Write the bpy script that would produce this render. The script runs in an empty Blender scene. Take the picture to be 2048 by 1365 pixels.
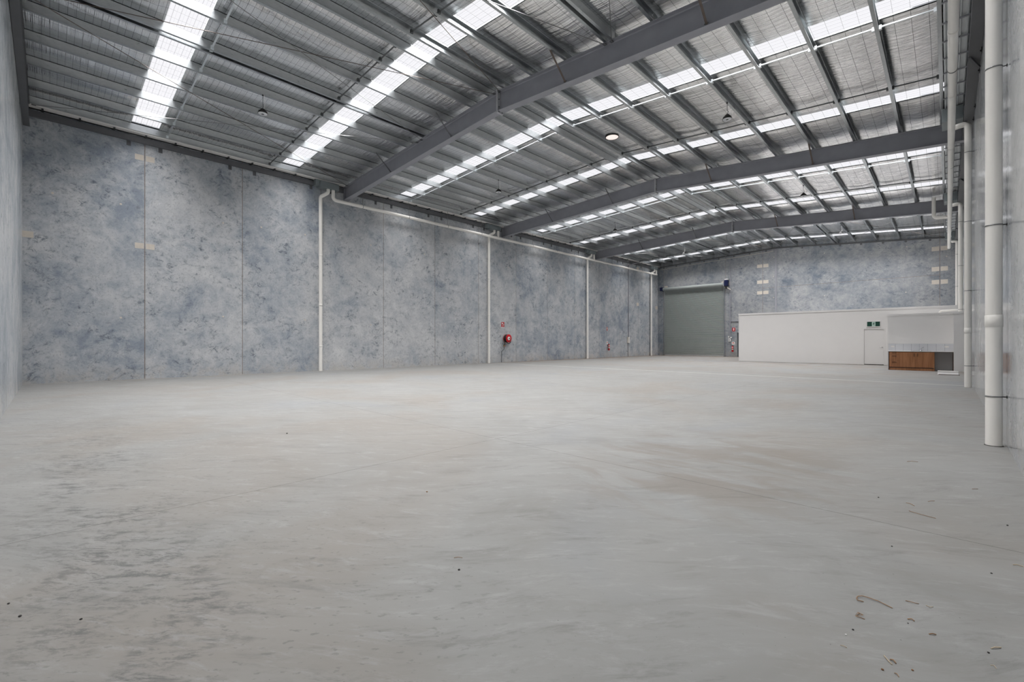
import bpy, math, random
from math import sin, cos, pi, radians, sqrt, atan2
from mathutils import Vector, Matrix
random.seed(7)
SC = bpy.context.scene
COL = SC.collection

# ------------------------------------------------------------------ camera
H = 1.35
cam_data = bpy.data.cameras.new('camera')
cam_data.sensor_width = 36.0
cam_data.lens = 36.0 * 897.52 / 2048.0
cam_data.shift_y = 1.55 / 2048.0
cam_data.clip_start = 0.02
cam_data.clip_end = 300
camera = bpy.data.objects.new('camera', cam_data)
camera.location = (0, 0, H)
camera.rotation_euler = (radians(90), 0, radians(44.155))
COL.objects.link(camera)
SC.camera = camera

# ------------------------------------------------------------------ world, exposure
world = bpy.data.worlds.new('overcast_sky')
SC.world = world
world.use_nodes = True
wn = world.node_tree
bgn = wn.nodes['Background']
bgn.inputs['Color'].default_value = (0.955, 0.95, 0.975, 1)
bgn.inputs['Strength'].default_value = 1.02
world.cycles.sampling_method = 'NONE'
SC.view_settings.view_transform = 'Standard'
SC.view_settings.look = 'None'
SC.view_settings.gamma = 1
SC.view_settings.use_curve_mapping = False
SC.view_settings.exposure = 0.0
SC.cycles.max_bounces = 6
SC.cycles.diffuse_bounces = 4
SC.cycles.glossy_bounces = 3
SC.cycles.transparent_max_bounces = 6
SC.cycles.caustics_reflective = True
SC.cycles.use_adaptive_sampling = True
SC.cycles.adaptive_threshold = 0.10
SC.cycles.adaptive_min_samples = 20
SC.cycles.sample_clamp_indirect = 6.0
SC.cycles.use_denoising = True

# ------------------------------------------------------------------ place dimensions (metres)
XL, XR, YN, YF = -20.966, 0.547, -0.603, 42.70
RIDGE_X, RIDGE_Z = -10.3, 9.33
SL, SR = 0.046, 0.076
FRAMES = [10.0, 20.7, 31.6]
BAY_EDGES = [YN, 10.0, 20.7, 31.6, YF]
BAY_NAME = ['nearest bay', 'second bay', 'third bay', 'farthest bay']
PURL_L = [-11.5, -12.8, -14.1, -15.4, -16.72, -18.05, -19.4, -20.66]
PURL_R = [-8.85, -7.6, -6.33, -5.05, -3.77, -2.5, -1.23, -0.17]
SKYL = [(2.00, 2.78), (6.97, 7.73), (12.76, 13.51), (17.82, 18.54), (23.57, 24.37), (28.60, 29.46), (34.95, 35.80), (40.0, 40.9)]
BRIDGE = [(3.02, 'w'), (6.50, 'd'), (13.50, 'w'), (16.95, 'd'), (24.20, 'w'), (27.63, 'd'), (35.10, 'w'), (38.45, 'd')]


def roof(x):
    return RIDGE_Z + SL * (x - RIDGE_X) if x < RIDGE_X else RIDGE_Z - SR * (x - RIDGE_X)


# ------------------------------------------------------------------ area lamps added above the roof lights, standing in for the sky
SKY_LAMP_W = 385.0
for _k, (_a, _b) in enumerate(SKYL):
    for _x0, _x1 in ((-19.9, RIDGE_X), (RIDGE_X, -0.6)):
        _z0, _z1 = roof(_x0), roof(_x1)
        _l = bpy.data.lights.new('sky_stand_in_lamp', 'AREA')
        _l.shape = 'RECTANGLE'
        _l.size = sqrt((_x1 - _x0) ** 2 + (_z1 - _z0) ** 2)
        _l.size_y = _b - _a
        _l.energy = SKY_LAMP_W * (_b - _a) / 0.78 * (1.30, 1.0, 0.90, 0.84)[_k // 2]  # near bays strengthened and far bays weakened to even out the floor
        _l.color = (1.0, 0.985, 0.975)
        _l.spread = radians(118)
        _o = bpy.data.objects.new('sky_stand_in_lamp', _l)
        _o.location = ((_x0 + _x1) / 2, (_a + _b) / 2, (_z0 + _z1) / 2 + 0.36)
        _o.rotation_euler = (0, -atan2(_z1 - _z0, _x1 - _x0), 0)
        COL.objects.link(_o)

# ------------------------------------------------------------------ node helpers
def new_mat(name):
    m = bpy.data.materials.new(name)
    m.use_nodes = True
    nt = m.node_tree
    return m, nt, nt.nodes['Principled BSDF']


def srgb(r, g, b):
    def f(c):
        c /= 255.0
        return c / 12.92 if c <= 0.04045 else ((c + 0.055) / 1.055) ** 2.4
    return (f(r), f(g), f(b), 1)


def plain(name, rgb, rough=0.5, metal=0.0, noise=0.0, nscale=8.0, spec=0.5):
    m, nt, b = new_mat(name)
    b.inputs['Roughness'].default_value = rough
    b.inputs['Metallic'].default_value = metal
    b.inputs['Specular IOR Level'].default_value = spec
    c = srgb(*rgb)
    if noise > 0:
        g = nt.nodes.new('ShaderNodeNewGeometry')
        n = nt.nodes.new('ShaderNodeTexNoise')
        n.inputs['Scale'].default_value = nscale
        n.inputs['Detail'].default_value = 4
        nt.links.new(g.outputs['Position'], n.inputs['Vector'])
        r = nt.nodes.new('ShaderNodeValToRGB')
        r.color_ramp.elements[0].position = 0.3
        r.color_ramp.elements[1].position = 0.7
        r.color_ramp.elements[0].color = tuple(min(1, v * (1 - noise)) for v in c[:3]) + (1,)
        r.color_ramp.elements[1].color = tuple(min(1, v * (1 + noise)) for v in c[:3]) + (1,)
        nt.links.new(n.outputs['Fac'], r.inputs['Fac'])
        nt.links.new(r.outputs['Color'], b.inputs['Base Color'])
    else:
        b.inputs['Base Color'].default_value = c
    return m


class NT:
    """small shader graph builder"""
    def __init__(self, nt):
        self.nt = nt
        self.geo = nt.nodes.new('ShaderNodeNewGeometry')
        self.sep = nt.nodes.new('ShaderNodeSeparateXYZ')
        nt.links.new(self.geo.outputs['Position'], self.sep.inputs[0])
        self.X, self.Y, self.Z = self.sep.outputs

    def put(self, sock, v):
        if isinstance(v, bpy.types.NodeSocket):
            self.nt.links.new(v, sock)
        else:
            sock.default_value = v

    def m(self, op, a, b=0.0, c=0.0, clamp=False):
        n = self.nt.nodes.new('ShaderNodeMath')
        n.operation = op
        n.use_clamp = clamp
        self.put(n.inputs[0], a)
        self.put(n.inputs[1], b)
        self.put(n.inputs[2], c)
        return n.outputs[0]

    def vec(self, x, y, z):
        n = self.nt.nodes.new('ShaderNodeCombineXYZ')
        for s, v in zip(n.inputs, (x, y, z)):
            self.put(s, v)
        return n.outputs[0]

    def scaled(self, sx, sy, sz, rz=0.0):
        n = self.nt.nodes.new('ShaderNodeMapping')
        n.inputs['Scale'].default_value = (sx, sy, sz)
        n.inputs['Rotation'].default_value = (0, 0, rz)
        self.nt.links.new(self.geo.outputs['Position'], n.inputs['Vector'])
        return n.outputs[0]

    def along(self, deg, su, sv, wob=0.0):
        """floor coordinates turned by deg, then stretched: strokes run along deg"""
        c_, s_ = cos(radians(deg)), sin(radians(deg))
        u = self.m('ADD', self.m('MULTIPLY', self.X, c_), self.m('MULTIPLY', self.Y, s_))
        v = self.m('ADD', self.m('MULTIPLY', self.X, -s_), self.m('MULTIPLY', self.Y, c_))
        if wob:
            w = self.noise(self.geo.outputs['Position'], 0.35, 2, 0.5)
            v = self.m('ADD', v, self.m('MULTIPLY', w, wob))
        return self.vec(self.m('MULTIPLY', u, su), self.m('MULTIPLY', v, sv), 0.0)

    def noise(self, v, scale, detail=4, rough=0.55, dist=0.0):
        n = self.nt.nodes.new('ShaderNodeTexNoise')
        self.nt.links.new(v, n.inputs['Vector'])
        n.inputs['Scale'].default_value = scale
        n.inputs['Detail'].default_value = detail
        n.inputs['Roughness'].default_value = rough
        n.inputs['Distortion'].default_value = dist
        return n.outputs['Fac']

    def ramp(self, f, stops, interp='LINEAR'):
        n = self.nt.nodes.new('ShaderNodeValToRGB')
        n.color_ramp.interpolation = interp
        e = n.color_ramp.elements
        e[0].position, e[0].color = stops[0][0], stops[0][1]
        e[1].position, e[1].color = stops[1][0], stops[1][1]
        for p, c in stops[2:]:
            q = e.new(p)
            q.color = c
        self.put(n.inputs['Fac'], f)
        return n.outputs['Color']

    def step(self, f, lo, hi):
        """0 below lo, 1 above hi (smooth); lo > hi inverts"""
        n = self.nt.nodes.new('ShaderNodeMapRange')
        n.interpolation_type = 'SMOOTHSTEP'
        self.put(n.inputs['Value'], f)
        a, b, c, d = (lo, hi, 0.0, 1.0) if lo < hi else (hi, lo, 1.0, 0.0)
        n.inputs['From Min'].default_value = a
        n.inputs['From Max'].default_value = b
        n.inputs['To Min'].default_value = c
        n.inputs['To Max'].default_value = d
        return n.outputs['Result']

    def mix(self, f, a, b, mode='MIX'):
        n = self.nt.nodes.new('ShaderNodeMix')
        n.data_type = 'RGBA'
        n.blend_type = mode
        self.put(n.inputs[0], f)
        self.put(n.inputs[6], a)
        self.put(n.inputs[7], b)
        return n.outputs[2]

    def bump(self, bsdf, height, strength, dist=0.01):
        n = self.nt.nodes.new('ShaderNodeBump')
        n.inputs['Strength'].default_value = strength
        n.inputs['Distance'].default_value = dist
        self.put(n.inputs['Height'], height)
        self.nt.links.new(n.outputs['Normal'], bsdf.inputs['Normal'])

    def line(self, coord, pitch, width):
        """1 on thin lines repeated at pitch"""
        f = self.m('PINGPONG', coord, pitch / 2)
        return self.m('LESS_THAN', f, width / 2)


def g(v):
    return (v, v, v, 1)


# ------------------------------------------------------------------ materials
def mat_floor():
    m, nt, b = new_mat('power_floated_concrete')
    N = NT(nt)
    P = N.geo.outputs['Position']
    big = N.noise(N.scaled(1, 1, 1), 0.28, 5, 0.55, 0.7)
    med = N.noise(N.along(40, 0.6, 1.2, 1.5), 1.1, 5, 0.68, 1.0)
    streak = N.noise(N.along(44, 0.7, 3.6, 0.9), 1.7, 7, 0.78, 0.5)
    streak2 = N.noise(N.along(36, 1.2, 4.2, 1.1), 2.2, 6, 0.78, 0.4)
    fine = N.noise(N.along(44, 9, 26), 1.0, 2, 0.6)
    base = N.ramp(med, [(0.25, srgb(129, 128, 125)), (0.5, srgb(138, 138, 136)), (0.78, srgb(147, 147, 145))])
    warm = N.step(big, 0.47, 0.68)
    base = N.mix(N.m('MULTIPLY', warm, 0.6), base, srgb(135, 129, 122))
    cool = N.step(big, 0.46, 0.30)
    base = N.mix(N.m('MULTIPLY', cool, 0.5), base, srgb(131, 134, 138))
    base = N.mix(N.m('MULTIPLY', N.step(streak, 0.51, 0.68), 0.52), base, srgb(112, 111, 109))
    base = N.mix(N.m('MULTIPLY', N.step(streak2, 0.50, 0.70), 0.48), base, srgb(158, 158, 157))
    # dark, coarse trowel marks on the slab beside the near left corner
    reg = N.noise(N.scaled(1, 1, 1), 1.3, 4, 0.6, 0.5)
    near = N.m('ABSOLUTE', N.m('SUBTRACT', N.Y, N.m('ADD', 0.25, N.m('MULTIPLY', N.m('SUBTRACT', reg, 0.5), 1.2))))
    strip = N.m('MULTIPLY', N.step(near, 0.75, 0.1), N.step(N.X, -0.9, -2.2))
    strip = N.m('MULTIPLY', strip, N.step(N.X, -13.0, -6.5))
    marks = N.step(N.noise(N.along(47, 3.2, 9.0, 0.4), 1.6, 7, 0.82, 0.3), 0.46, 0.62)
    marks = N.m('MULTIPLY', marks, N.m('MULTIPLY', strip, N.step(reg, 0.38, 0.56)))
    grit_ = N.m('MULTIPLY', N.step(N.noise(N.along(47, 14, 30, 0.2), 1.0, 3, 0.6, 0.2), 0.60, 0.66), N.m('MULTIPLY', N.step(near, 2.4, 0.5), N.step(N.X, -0.5, -2.0)))
    marks = N.m('MAXIMUM', marks, N.m('MULTIPLY', grit_, 0.45))
    base = N.mix(N.m('MULTIPLY', marks, 0.78), base, srgb(85, 86, 86))
    rx_, ry_ = N.m('ADD', N.X, 1.9), N.m('SUBTRACT', N.Y, 5.2)
    rr_ = N.m('ADD', N.m('MULTIPLY', N.m('MULTIPLY', rx_, rx_), 0.35), N.m('MULTIPLY', N.m('MULTIPLY', ry_, ry_), 0.16))
    stn = N.m('MULTIPLY', N.step(rr_, 1.0, 0.1), N.step(N.noise(N.along(0, 0.9, 2.2, 1.5), 0.9, 6, 0.6, 0.8), 0.44, 0.60))
    base = N.mix(N.m('MULTIPLY', stn, 0.6), base, srgb(122, 115, 108))
    # ochre dust and clay marks along the far end and the far part of the left wall
    st = N.noise(N.scaled(1, 1.0, 1), 1.4, 5, 0.6, 0.5)
    ewall = N.m('MULTIPLY', N.step(N.m('ADD', N.X, N.m('MULTIPLY', st, -0.5)), -20.25, -20.95), N.step(N.Y, 16, 27))
    efar = N.m('MULTIPLY', N.step(N.m('ADD', N.Y, st), 41.4, 43.0), N.step(N.X, -9.5, -12.0))
    eoff = N.m('MULTIPLY', N.m('MULTIPLY', N.step(N.m('ADD', N.Y, st), 24.0, 31.0), N.step(st, 0.42, 0.62)), 0.38)
    dirt = N.m('MAXIMUM', N.m('MAXIMUM', ewall, efar), eoff)
    base = N.mix(N.m('MULTIPLY', dirt, 0.85), base, srgb(126, 106, 90))
    # pale grout fillet along the left wall
    base = N.mix(N.m('MULTIPLY', N.m('LESS_THAN', N.X, XL + 0.05), N.m('LESS_THAN', N.Y, 18.0)), base, srgb(169, 164, 155))
    # pale armoured joint across the slab and thin saw cuts
    aj = N.m('LESS_THAN', N.m('ABSOLUTE', N.m('SUBTRACT', N.Y, 19.6)), 0.075)
    base = N.mix(N.m('MULTIPLY', aj, 1.0), base, srgb(174, 173, 170))
    cut1 = N.m('LESS_THAN', N.m('ABSOLUTE', N.m('SUBTRACT', N.Y, 4.33)), 0.0035)
    cut2 = N.m('LESS_THAN', N.m('ABSOLUTE', N.m('ADD', N.X, 4.5)), 0.0035)
    cut = N.m('MAXIMUM', cut1, N.m('MULTIPLY', cut2, N.m('LESS_THAN', N.Y, 19.5)))
    base = N.mix(N.m('MULTIPLY', cut, 0.8), base, srgb(74, 72, 70))
    specks = N.m('MULTIPLY', N.step(N.noise(P, 55, 2, 0.5), 0.735, 0.76), 0.55)
    base = N.mix(specks, base, srgb(86, 85, 83))
    nt.links.new(base, b.inputs['Base Color'])
    nt.links.new(N.m('ADD', 0.50, N.m('MULTIPLY', med, 0.22)), b.inputs['Roughness'])
    b.inputs['Specular IOR Level'].default_value = 0.2
    N.bump(b, fine, 0.06, 0.01)
    return m


def mat_precast(name, horizontal_axis, rough, glossy=0.5, light=0.0, mottle=1.0):
    """blue-grey precast concrete with trowel scratches and darker clouds"""
    m, nt, b = new_mat(name)
    N = NT(nt)
    v = N.scaled(1, 1, 1)
    big = N.noise(v, 0.42, 5, 0.68, 0.5)
    med = N.noise(v, 1.7, 6, 0.72, 0.6)
    if horizontal_axis == 'Y':
        vs = N.scaled(1, 0.95, 1.15)
        vv = N.scaled(1, 2.6, 0.22)
    else:
        vs = N.scaled(0.95, 1, 1.15)
        vv = N.scaled(2.6, 1, 0.22)
    scr = N.noise(vs, 4.5, 7, 0.84, 0.6)
    vert = N.noise(vv, 1.0, 4, 0.6, 0.4)
    att = nt.nodes.new('ShaderNodeAttribute')
    att.attribute_name = 'tint'
    k = N.m('ADD', N.m('MULTIPLY', big, 0.52), N.m('MULTIPLY', med, 0.48))
    k = N.m('ADD', k, N.m('MULTIPLY', N.m('SUBTRACT', att.outputs['Fac'], 0.5), 0.14))
    k = N.m('ADD', k, N.m('MULTIPLY', N.m('SUBTRACT', vert, 0.5), 0.08))
    L = light
    col = N.ramp(k, [(0.37, srgb(143 + L + 22 * (1 - mottle), 152 + L + 16 * (1 - mottle), 163 + L + 8 * (1 - mottle))), (0.47, srgb(174 + L, 179 + L, 184 + L)),
                     (0.56, srgb(193 + L, 195 + L, 197 + L)), (0.70, srgb(210 + L, 211 + L, 211 + L))])
    cloud = N.step(N.noise(v, 0.9, 4, 0.66, 0.6), 0.42, 0.62)
    mark = N.m('MULTIPLY', N.step(scr, 0.50, 0.64), N.m('ADD', 0.16 * mottle, N.m('MULTIPLY', cloud, 0.72 * mottle)))
    col = N.mix(mark, col, srgb(84, 94, 107))
    lite = N.m('MULTIPLY', N.step(scr, 0.44, 0.32), 0.45)
    col = N.mix(lite, col, srgb(222, 223, 225))
    grain = N.noise(v, 17, 4, 0.7, 0.0)
    col = N.mix(N.m('MULTIPLY', N.step(grain, 0.52, 0.70), 0.45 * mottle), col, srgb(108, 113, 122))
    pits = N.m('MULTIPLY', N.step(N.noise(v, 26, 2, 0.5), 0.68, 0.74), 0.5)
    col = N.mix(pits, col, srgb(82, 88, 98))
    # dust splash low on the wall
    low = N.m('MULTIPLY', N.step(N.Z, 0.7, 0.0), N.step(med, 0.40, 0.62))
    col = N.mix(N.m('MULTIPLY', low, 0.35), col, srgb(160, 150, 136))
    nt.links.new(col, b.inputs['Base Color'])
    b.inputs['Roughness'].default_value = rough
    b.inputs['Specular IOR Level'].default_value = glossy
    N.bump(b, N.noise(v, 6, 2, 0.6), 0.03 if rough < 0.3 else 0.10, 0.01)
    return m


def mat_foil():
    m, nt, b = new_mat('foil_faced_blanket_with_safety_mesh')
    N = NT(nt)
    w1 = N.noise(N.scaled(0.30, 12.0, 1), 1.0, 4, 0.6, 0.25)
    w2 = N.noise(N.scaled(0.55, 38.0, 1, 0.012), 1.0, 3, 0.6, 0.15)
    w3 = N.noise(N.scaled(1.2, 6.0, 1, 0.3), 1.0, 4, 0.55, 0.6)
    h = N.m('ADD', N.m('MULTIPLY', w1, 1.2), N.m('ADD', N.m('MULTIPLY', w2, 0.40), N.m('MULTIPLY', w3, 0.12)))
    lx = N.line(N.X, 0.30, 0.008)
    ly = N.line(N.Y, 0.15, 0.006)
    mesh = N.m('MAXIMUM', lx, ly)
    crease = N.step(w2, 0.60, 0.70)
    col = N.ramp(w1, [(0.3, g(0.90)), (0.7, g(0.99))])
    col = N.mix(N.m('MULTIPLY', crease, 0.35), col, g(0.45))
    col = N.mix(N.m('MULTIPLY', mesh, 0.88), col, g(0.05))
    nt.links.new(col, b.inputs['Base Color'])
    b.inputs['Metallic'].default_value = 0.97
    nt.links.new(N.m('ADD', 0.06, N.m('MULTIPLY', w1, 0.14)), b.inputs['Roughness'])
    N.bump(b, h, 0.85, 0.02)
    return m


def mat_skylight():
    m = bpy.data.materials.new('clear_ribbed_roof_sheet_over_safety_mesh')
    m.use_nodes = True
    nt = m.node_tree
    nt.nodes.remove(nt.nodes['Principled BSDF'])
    out = nt.nodes['Material Output']
    N = NT(nt)
    lx = N.line(N.X, 0.30, 0.009)
    ly = N.line(N.Y, 0.15, 0.007)
    rib = N.step(N.m('PINGPONG', N.Y, 0.038), 0.026, 0.034)
    col = N.mix(N.m('MULTIPLY', rib, 0.16), (0.97, 0.97, 0.98, 1), (0.55, 0.56, 0.60, 1))
    tr = nt.nodes.new('ShaderNodeBsdfTransparent')
    nt.links.new(col, tr.inputs['Color'])
    df = nt.nodes.new('ShaderNodeBsdfDiffuse')
    df.inputs['Color'].default_value = (0.25, 0.25, 0.25, 1)
    mx = nt.nodes.new('ShaderNodeMixShader')
    nt.links.new(N.m('MULTIPLY', N.m('MAXIMUM', lx, ly), 0.45), mx.inputs[0])
    nt.links.new(tr.outputs[0], mx.inputs[1])
    nt.links.new(df.outputs[0], mx.inputs[2])
    nt.links.new(mx.outputs[0], out.inputs['Surface'])
    return m


def mat_galv(name, v=0.52, rough=0.38):
    m, nt, b = new_mat(name)
    N = NT(nt)
    n = N.noise(N.scaled(1, 0.35, 1), 22, 4, 0.6)
    n2 = N.noise(N.scaled(1, 0.2, 1), 2.0, 3, 0.5)
    k = N.m('ADD', N.m('MULTIPLY', n, 0.5), N.m('MULTIPLY', n2, 0.5))
    nt.links.new(N.ramp(k, [(0.3, (v * .78, v * .84, v * .86, 1)), (0.7, (v * 1.08, v * 1.12, v * 1.14, 1))]), b.inputs['Base Color'])
    b.inputs['Metallic'].default_value = 0.92
    nt.links.new(N.m('ADD', rough - 0.12, N.m('MULTIPLY', n, 0.18)), b.inputs['Roughness'])
    return m


def mat_timber():
    m, nt, b = new_mat('walnut_laminate')
    N = NT(nt)
    n = N.noise(N.scaled(14, 14, 0.8), 1.0, 5, 0.6, 0.6)
    n2 = N.noise(N.scaled(60, 60, 2.5), 1.0, 3, 0.6, 0.2)
    k = N.m('ADD', N.m('MULTIPLY', n, 0.7), N.m('MULTIPLY', n2, 0.3))
    nt.links.new(N.ramp(k, [(0.30, srgb(128, 84, 52)), (0.5, srgb(160, 108, 70)), (0.72, srgb(186, 132, 90))]), b.inputs['Base Color'])
    b.inputs['Roughness'].default_value = 0.45
    return m


def mat_tiles():
    m, nt, b = new_mat('stacked_white_tiles_with_grey_grout')
    N = NT(nt)
    gx = N.line(N.m('ADD', N.X, 2.125), 0.29, 0.008)
    gz = N.line(N.m('SUBTRACT', N.Z, 0.91), 0.0686, 0.006)
    f = N.m('MAXIMUM', gx, gz)
    nt.links.new(N.mix(f, srgb(216, 217, 220), srgb(140, 143, 150)), b.inputs['Base Color'])
    nt.links.new(N.m('ADD', 0.15, N.m('MULTIPLY', f, 0.5)), b.inputs['Roughness'])
    return m


M = {}
M['floor'] = mat_floor()
M['wall_y'] = mat_precast('precast_concrete', 'Y', 0.55, 0.4)
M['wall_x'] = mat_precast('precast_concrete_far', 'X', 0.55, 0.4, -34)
M['wall_slick'] = mat_precast('sealed_precast_concrete', 'Y', 0.14, 0.5, 2, 0.3)
M['wall_slick_x'] = mat_precast('sealed_precast_concrete_near', 'X', 0.22, 0.5, 6, 0.6)
M['foil'] = mat_foil()
M['skylight'] = mat_skylight()
M['galv'] = mat_galv('galvanised_steel', 0.50, 0.34)
M['galv_white'] = mat_galv('bright_galvanised_steel', 0.85, 0.35)
M['galv_dark'] = mat_galv('weathered_galvanised_steel', 0.16, 0.5)
M['steel'] = plain('grey_primed_steel', (150, 151, 158), 0.42, 0.0, 0.05, 3.0)
M['steel_dark'] = plain('dark_grey_primed_steel', (94, 95, 98), 0.5, 0.0, 0.05, 3.0)
M['plate'] = plain('lit_look_steel_plate', (186, 187, 190), 0.45, 0, 0.04, 6)  # lighter than the rafter steel, so the apex plates look lit
M['rusty'] = plain('rust_stained_steel_rod', (104, 93, 86), 0.55, 0.3, 0.18, 9.0)
M['rod'] = plain('zinc_plated_rod', (138, 138, 138), 0.35, 0.7)
M['pvc'] = plain('off_white_pvc', (244, 241, 235), 0.38, 0.0, 0.02, 2.0)
M['gutter'] = plain('zinc_gutter_sheet', (206, 210, 212), 0.4, 0.35, 0.04, 3)
M['zinc_box'] = plain('grey_green_coated_sheet', (128, 136, 138), 0.45, 0.2, 0.05, 4.0)
M['sealant'] = plain('brown_grey_joint_sealant', (138, 124, 114), 0.7, 0, 0.15, 12)
M['groutpad'] = plain('cream_grout_patch', (208, 200, 188), 0.7, 0, 0.05, 10)
M['plaster'] = plain('white_painted_plasterboard', (234, 232, 230), 0.6, 0, 0.01, 2)
M['white'] = plain('white_semi_gloss_paint', (232, 230, 228), 0.4)
M['plastic'] = plain('white_plastic', (232, 230, 226), 0.4)
M['shutter'] = plain('grey_green_shutter_steel', (152, 158, 156), 0.45, 0.0, 0.03, 2)
M['black'] = plain('black_rubber_and_gap_shade', (22, 22, 23), 0.5)
M['dark'] = plain('dark_joint_and_shade_strip', (40, 38, 38), 0.6)  # used for real wall joints and for the gutter's painted shade
M['red'] = plain('fire_red_paint', (196, 16, 30), 0.3)
M['blue'] = plain('navy_blue_cast_housing', (14, 24, 64), 0.4)
M['brass'] = plain('brass_fitting', (176, 140, 84), 0.3, 0.8)
M['chrome'] = plain('chrome', (200, 200, 204), 0.12, 1.0)
M['label'] = plain('printed_label_grey', (205, 200, 190), 0.5)
M['timber'] = mat_timber()
M['timber_dark'] = plain('dark_edge_band', (70, 44, 36), 0.5)
M['tiles'] = mat_tiles()
M['bench'] = plain('white_stone_laminate', (216, 214, 212), 0.3)
M['green'] = plain('exit_sign_dark_green', (14, 66, 52), 0.35)
M['mint'] = plain('exit_sign_pale_green', (206, 232, 220), 0.4)
M['doorgrey'] = plain('charcoal_door_paint', (70, 74, 80), 0.45)
M['lens'] = plain('milky_lamp_lens', (220, 222, 226), 0.3)
M['grass'] = plain('dry_straw', (150, 118, 88), 0.8, 0, 0.2, 60)
M['straw_pale'] = plain('pale_dry_straw', (190, 172, 146), 0.8, 0, 0.15, 60)
M['leaf'] = plain('dry_leaf_brown', (126, 92, 62), 0.8, 0, 0.2, 80)
M['pebble'] = plain('dark_grit', (44, 42, 40), 0.8)
M['grime'] = plain('dark_silicone_and_dirt', (62, 60, 56), 0.8, 0, 0.5, 60)
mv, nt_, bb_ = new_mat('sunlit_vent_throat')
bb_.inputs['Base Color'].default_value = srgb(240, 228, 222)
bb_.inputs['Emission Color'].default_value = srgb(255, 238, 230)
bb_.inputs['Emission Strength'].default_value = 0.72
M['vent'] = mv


# ------------------------------------------------------------------ mesh builder
class MB:
    def __init__(self):
        self.v, self.f, self.s, self.t = [], [], [], []
        self.smooth = False
        self.tint = 0.5

    def add(self, verts, faces, smooth=False):
        o = len(self.v)
        self.v += [tuple(p) for p in verts]
        for f in faces:
            self.f.append(tuple(i + o for i in f))
            self.s.append(smooth)
            self.t.append(self.tint)
        return self

    def box(self, x0, x1, y0, y1, z0, z1):
        v = [(x, y, z) for z in (z0, z1) for y in (y0, y1) for x in (x0, x1)]
        return self.add(v, [(0, 2, 3, 1), (4, 5, 7, 6), (0, 1, 5, 4), (2, 6, 7, 3), (0, 4, 6, 2), (1, 3, 7, 5)])

    def rbox(self, x0, x1, y0, y1, z0, z1, c=0.01):
        """box with chamfered vertical and horizontal edges"""
        import itertools
        pts = []
        for sx, sy, sz in itertools.product((0, 1), repeat=3):
            x, y, z = (x0, x1)[sx], (y0, y1)[sy], (z0, z1)[sz]
            ix, iy, iz = (c, -c)[sx], (c, -c)[sy], (c, -c)[sz]
            pts += [(x + ix, y + iy, z), (x + ix, y, z + iz), (x, y + iy, z + iz)]
        import bmesh
        bm = bmesh.new()
        for p in pts:
            bm.verts.new(p)
        bmesh.ops.convex_hull(bm, input=bm.verts)
        bm.verts.index_update()
        self.add([v.co[:] for v in bm.verts], [[v.index for v in f.verts] for f in bm.faces])
        bm.free()
        return self

    def prism(self, poly, A, B, U=None, W=None, smooth=False):
        """extrude a closed 2-D polygon (u, w) from point A to point B"""
        A, B = Vector(A), Vector(B)
        d = (B - A).normalized()
        if U is None:
            W = Vector((0, 0, 1)) if abs(d.z) < 0.95 else Vector((0, 1, 0))
            U = d.cross(W).normalized()
            W = U.cross(d).normalized()
        else:
            U, W = Vector(U), Vector(W)
        n = len(poly)
        v = [A + U * a + W * b for a, b in poly] + [B + U * a + W * b for a, b in poly]
        f = [(i, (i + 1) % n, n + (i + 1) % n, n + i) for i in range(n)]
        f += [tuple(range(n))[::-1], tuple(range(n, 2 * n))]
        return self.add(v, f, smooth)

    def bar(self, A, B, w, h):
        return self.prism([(-w / 2, -h / 2), (w / 2, -h / 2), (w / 2, h / 2), (-w / 2, h / 2)], A, B)

    def tube(self, pts, r, seg=16, caps=True, radii=None):
        pts = [Vector(p) for p in pts]
        n = len(pts)
        rings = []
        t0 = (pts[1] - pts[0]).normalized()
        up = Vector((0, 0, 1)) if abs(t0.z) < 0.9 else Vector((1, 0, 0))
        u = t0.cross(up).normalized()
        for i, p in enumerate(pts):
            a = (pts[i] - pts[i - 1]).normalized() if i else (pts[1] - pts[0]).normalized()
            b = (pts[i + 1] - pts[i]).normalized() if i < n - 1 else a
            t = (a + b).normalized()
            u = (u - t * u.dot(t)).normalized()
            w = t.cross(u)
            k = 1.0 / max(0.5, t.dot(a))
            rr = radii[i] if radii else r
            rings.append([p + (u * cos(2 * pi * j / seg) + w * sin(2 * pi * j / seg)) * rr * (k if 0 < i < n - 1 and False else 1) for j in range(seg)])
        v = [q for ring in rings for q in ring]
        f = []
        for i in range(n - 1):
            for j in range(seg):
                k = (j + 1) % seg
                f.append((i * seg + j, i * seg + k, (i + 1) * seg + k, (i + 1) * seg + j))
        o = len(self.v)
        self.add(v, f, True)
        if caps:
            self.add(rings[0], [tuple(range(seg))[::-1]])
            self.add(rings[-1], [tuple(range(seg))])
        return self

    def lathe(self, c, prof, axis='Z', seg=24, smooth=True, caps=True):
        """profile of (radius, height) revolved about an axis through c"""
        c = Vector(c)
        ax = {'X': Vector((1, 0, 0)), 'Y': Vector((0, 1, 0)), 'Z': Vector((0, 0, 1))}[axis] if isinstance(axis, str) else Vector(axis).normalized()
        u = ax.orthogonal().normalized()
        w = ax.cross(u)
        v, f = [], []
        for r, h in prof:
            for j in range(seg):
                a = 2 * pi * j / seg
                v.append(c + ax * h + (u * cos(a) + w * sin(a)) * r)
        for i in range(len(prof) - 1):
            for j in range(seg):
                k = (j + 1) % seg
                f.append((i * seg + j, i * seg + k, (i + 1) * seg + k, (i + 1) * seg + j))
        self.add(v, f, smooth)
        for i, rev in ((0, True), (len(prof) - 1, False)):
            if caps and prof[i][0] > 1e-4:
                idx = [v[i * seg + j] for j in range(seg)]
                self.add(idx, [tuple(range(seg))[::-1] if rev else tuple(range(seg))])
        return self

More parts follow.
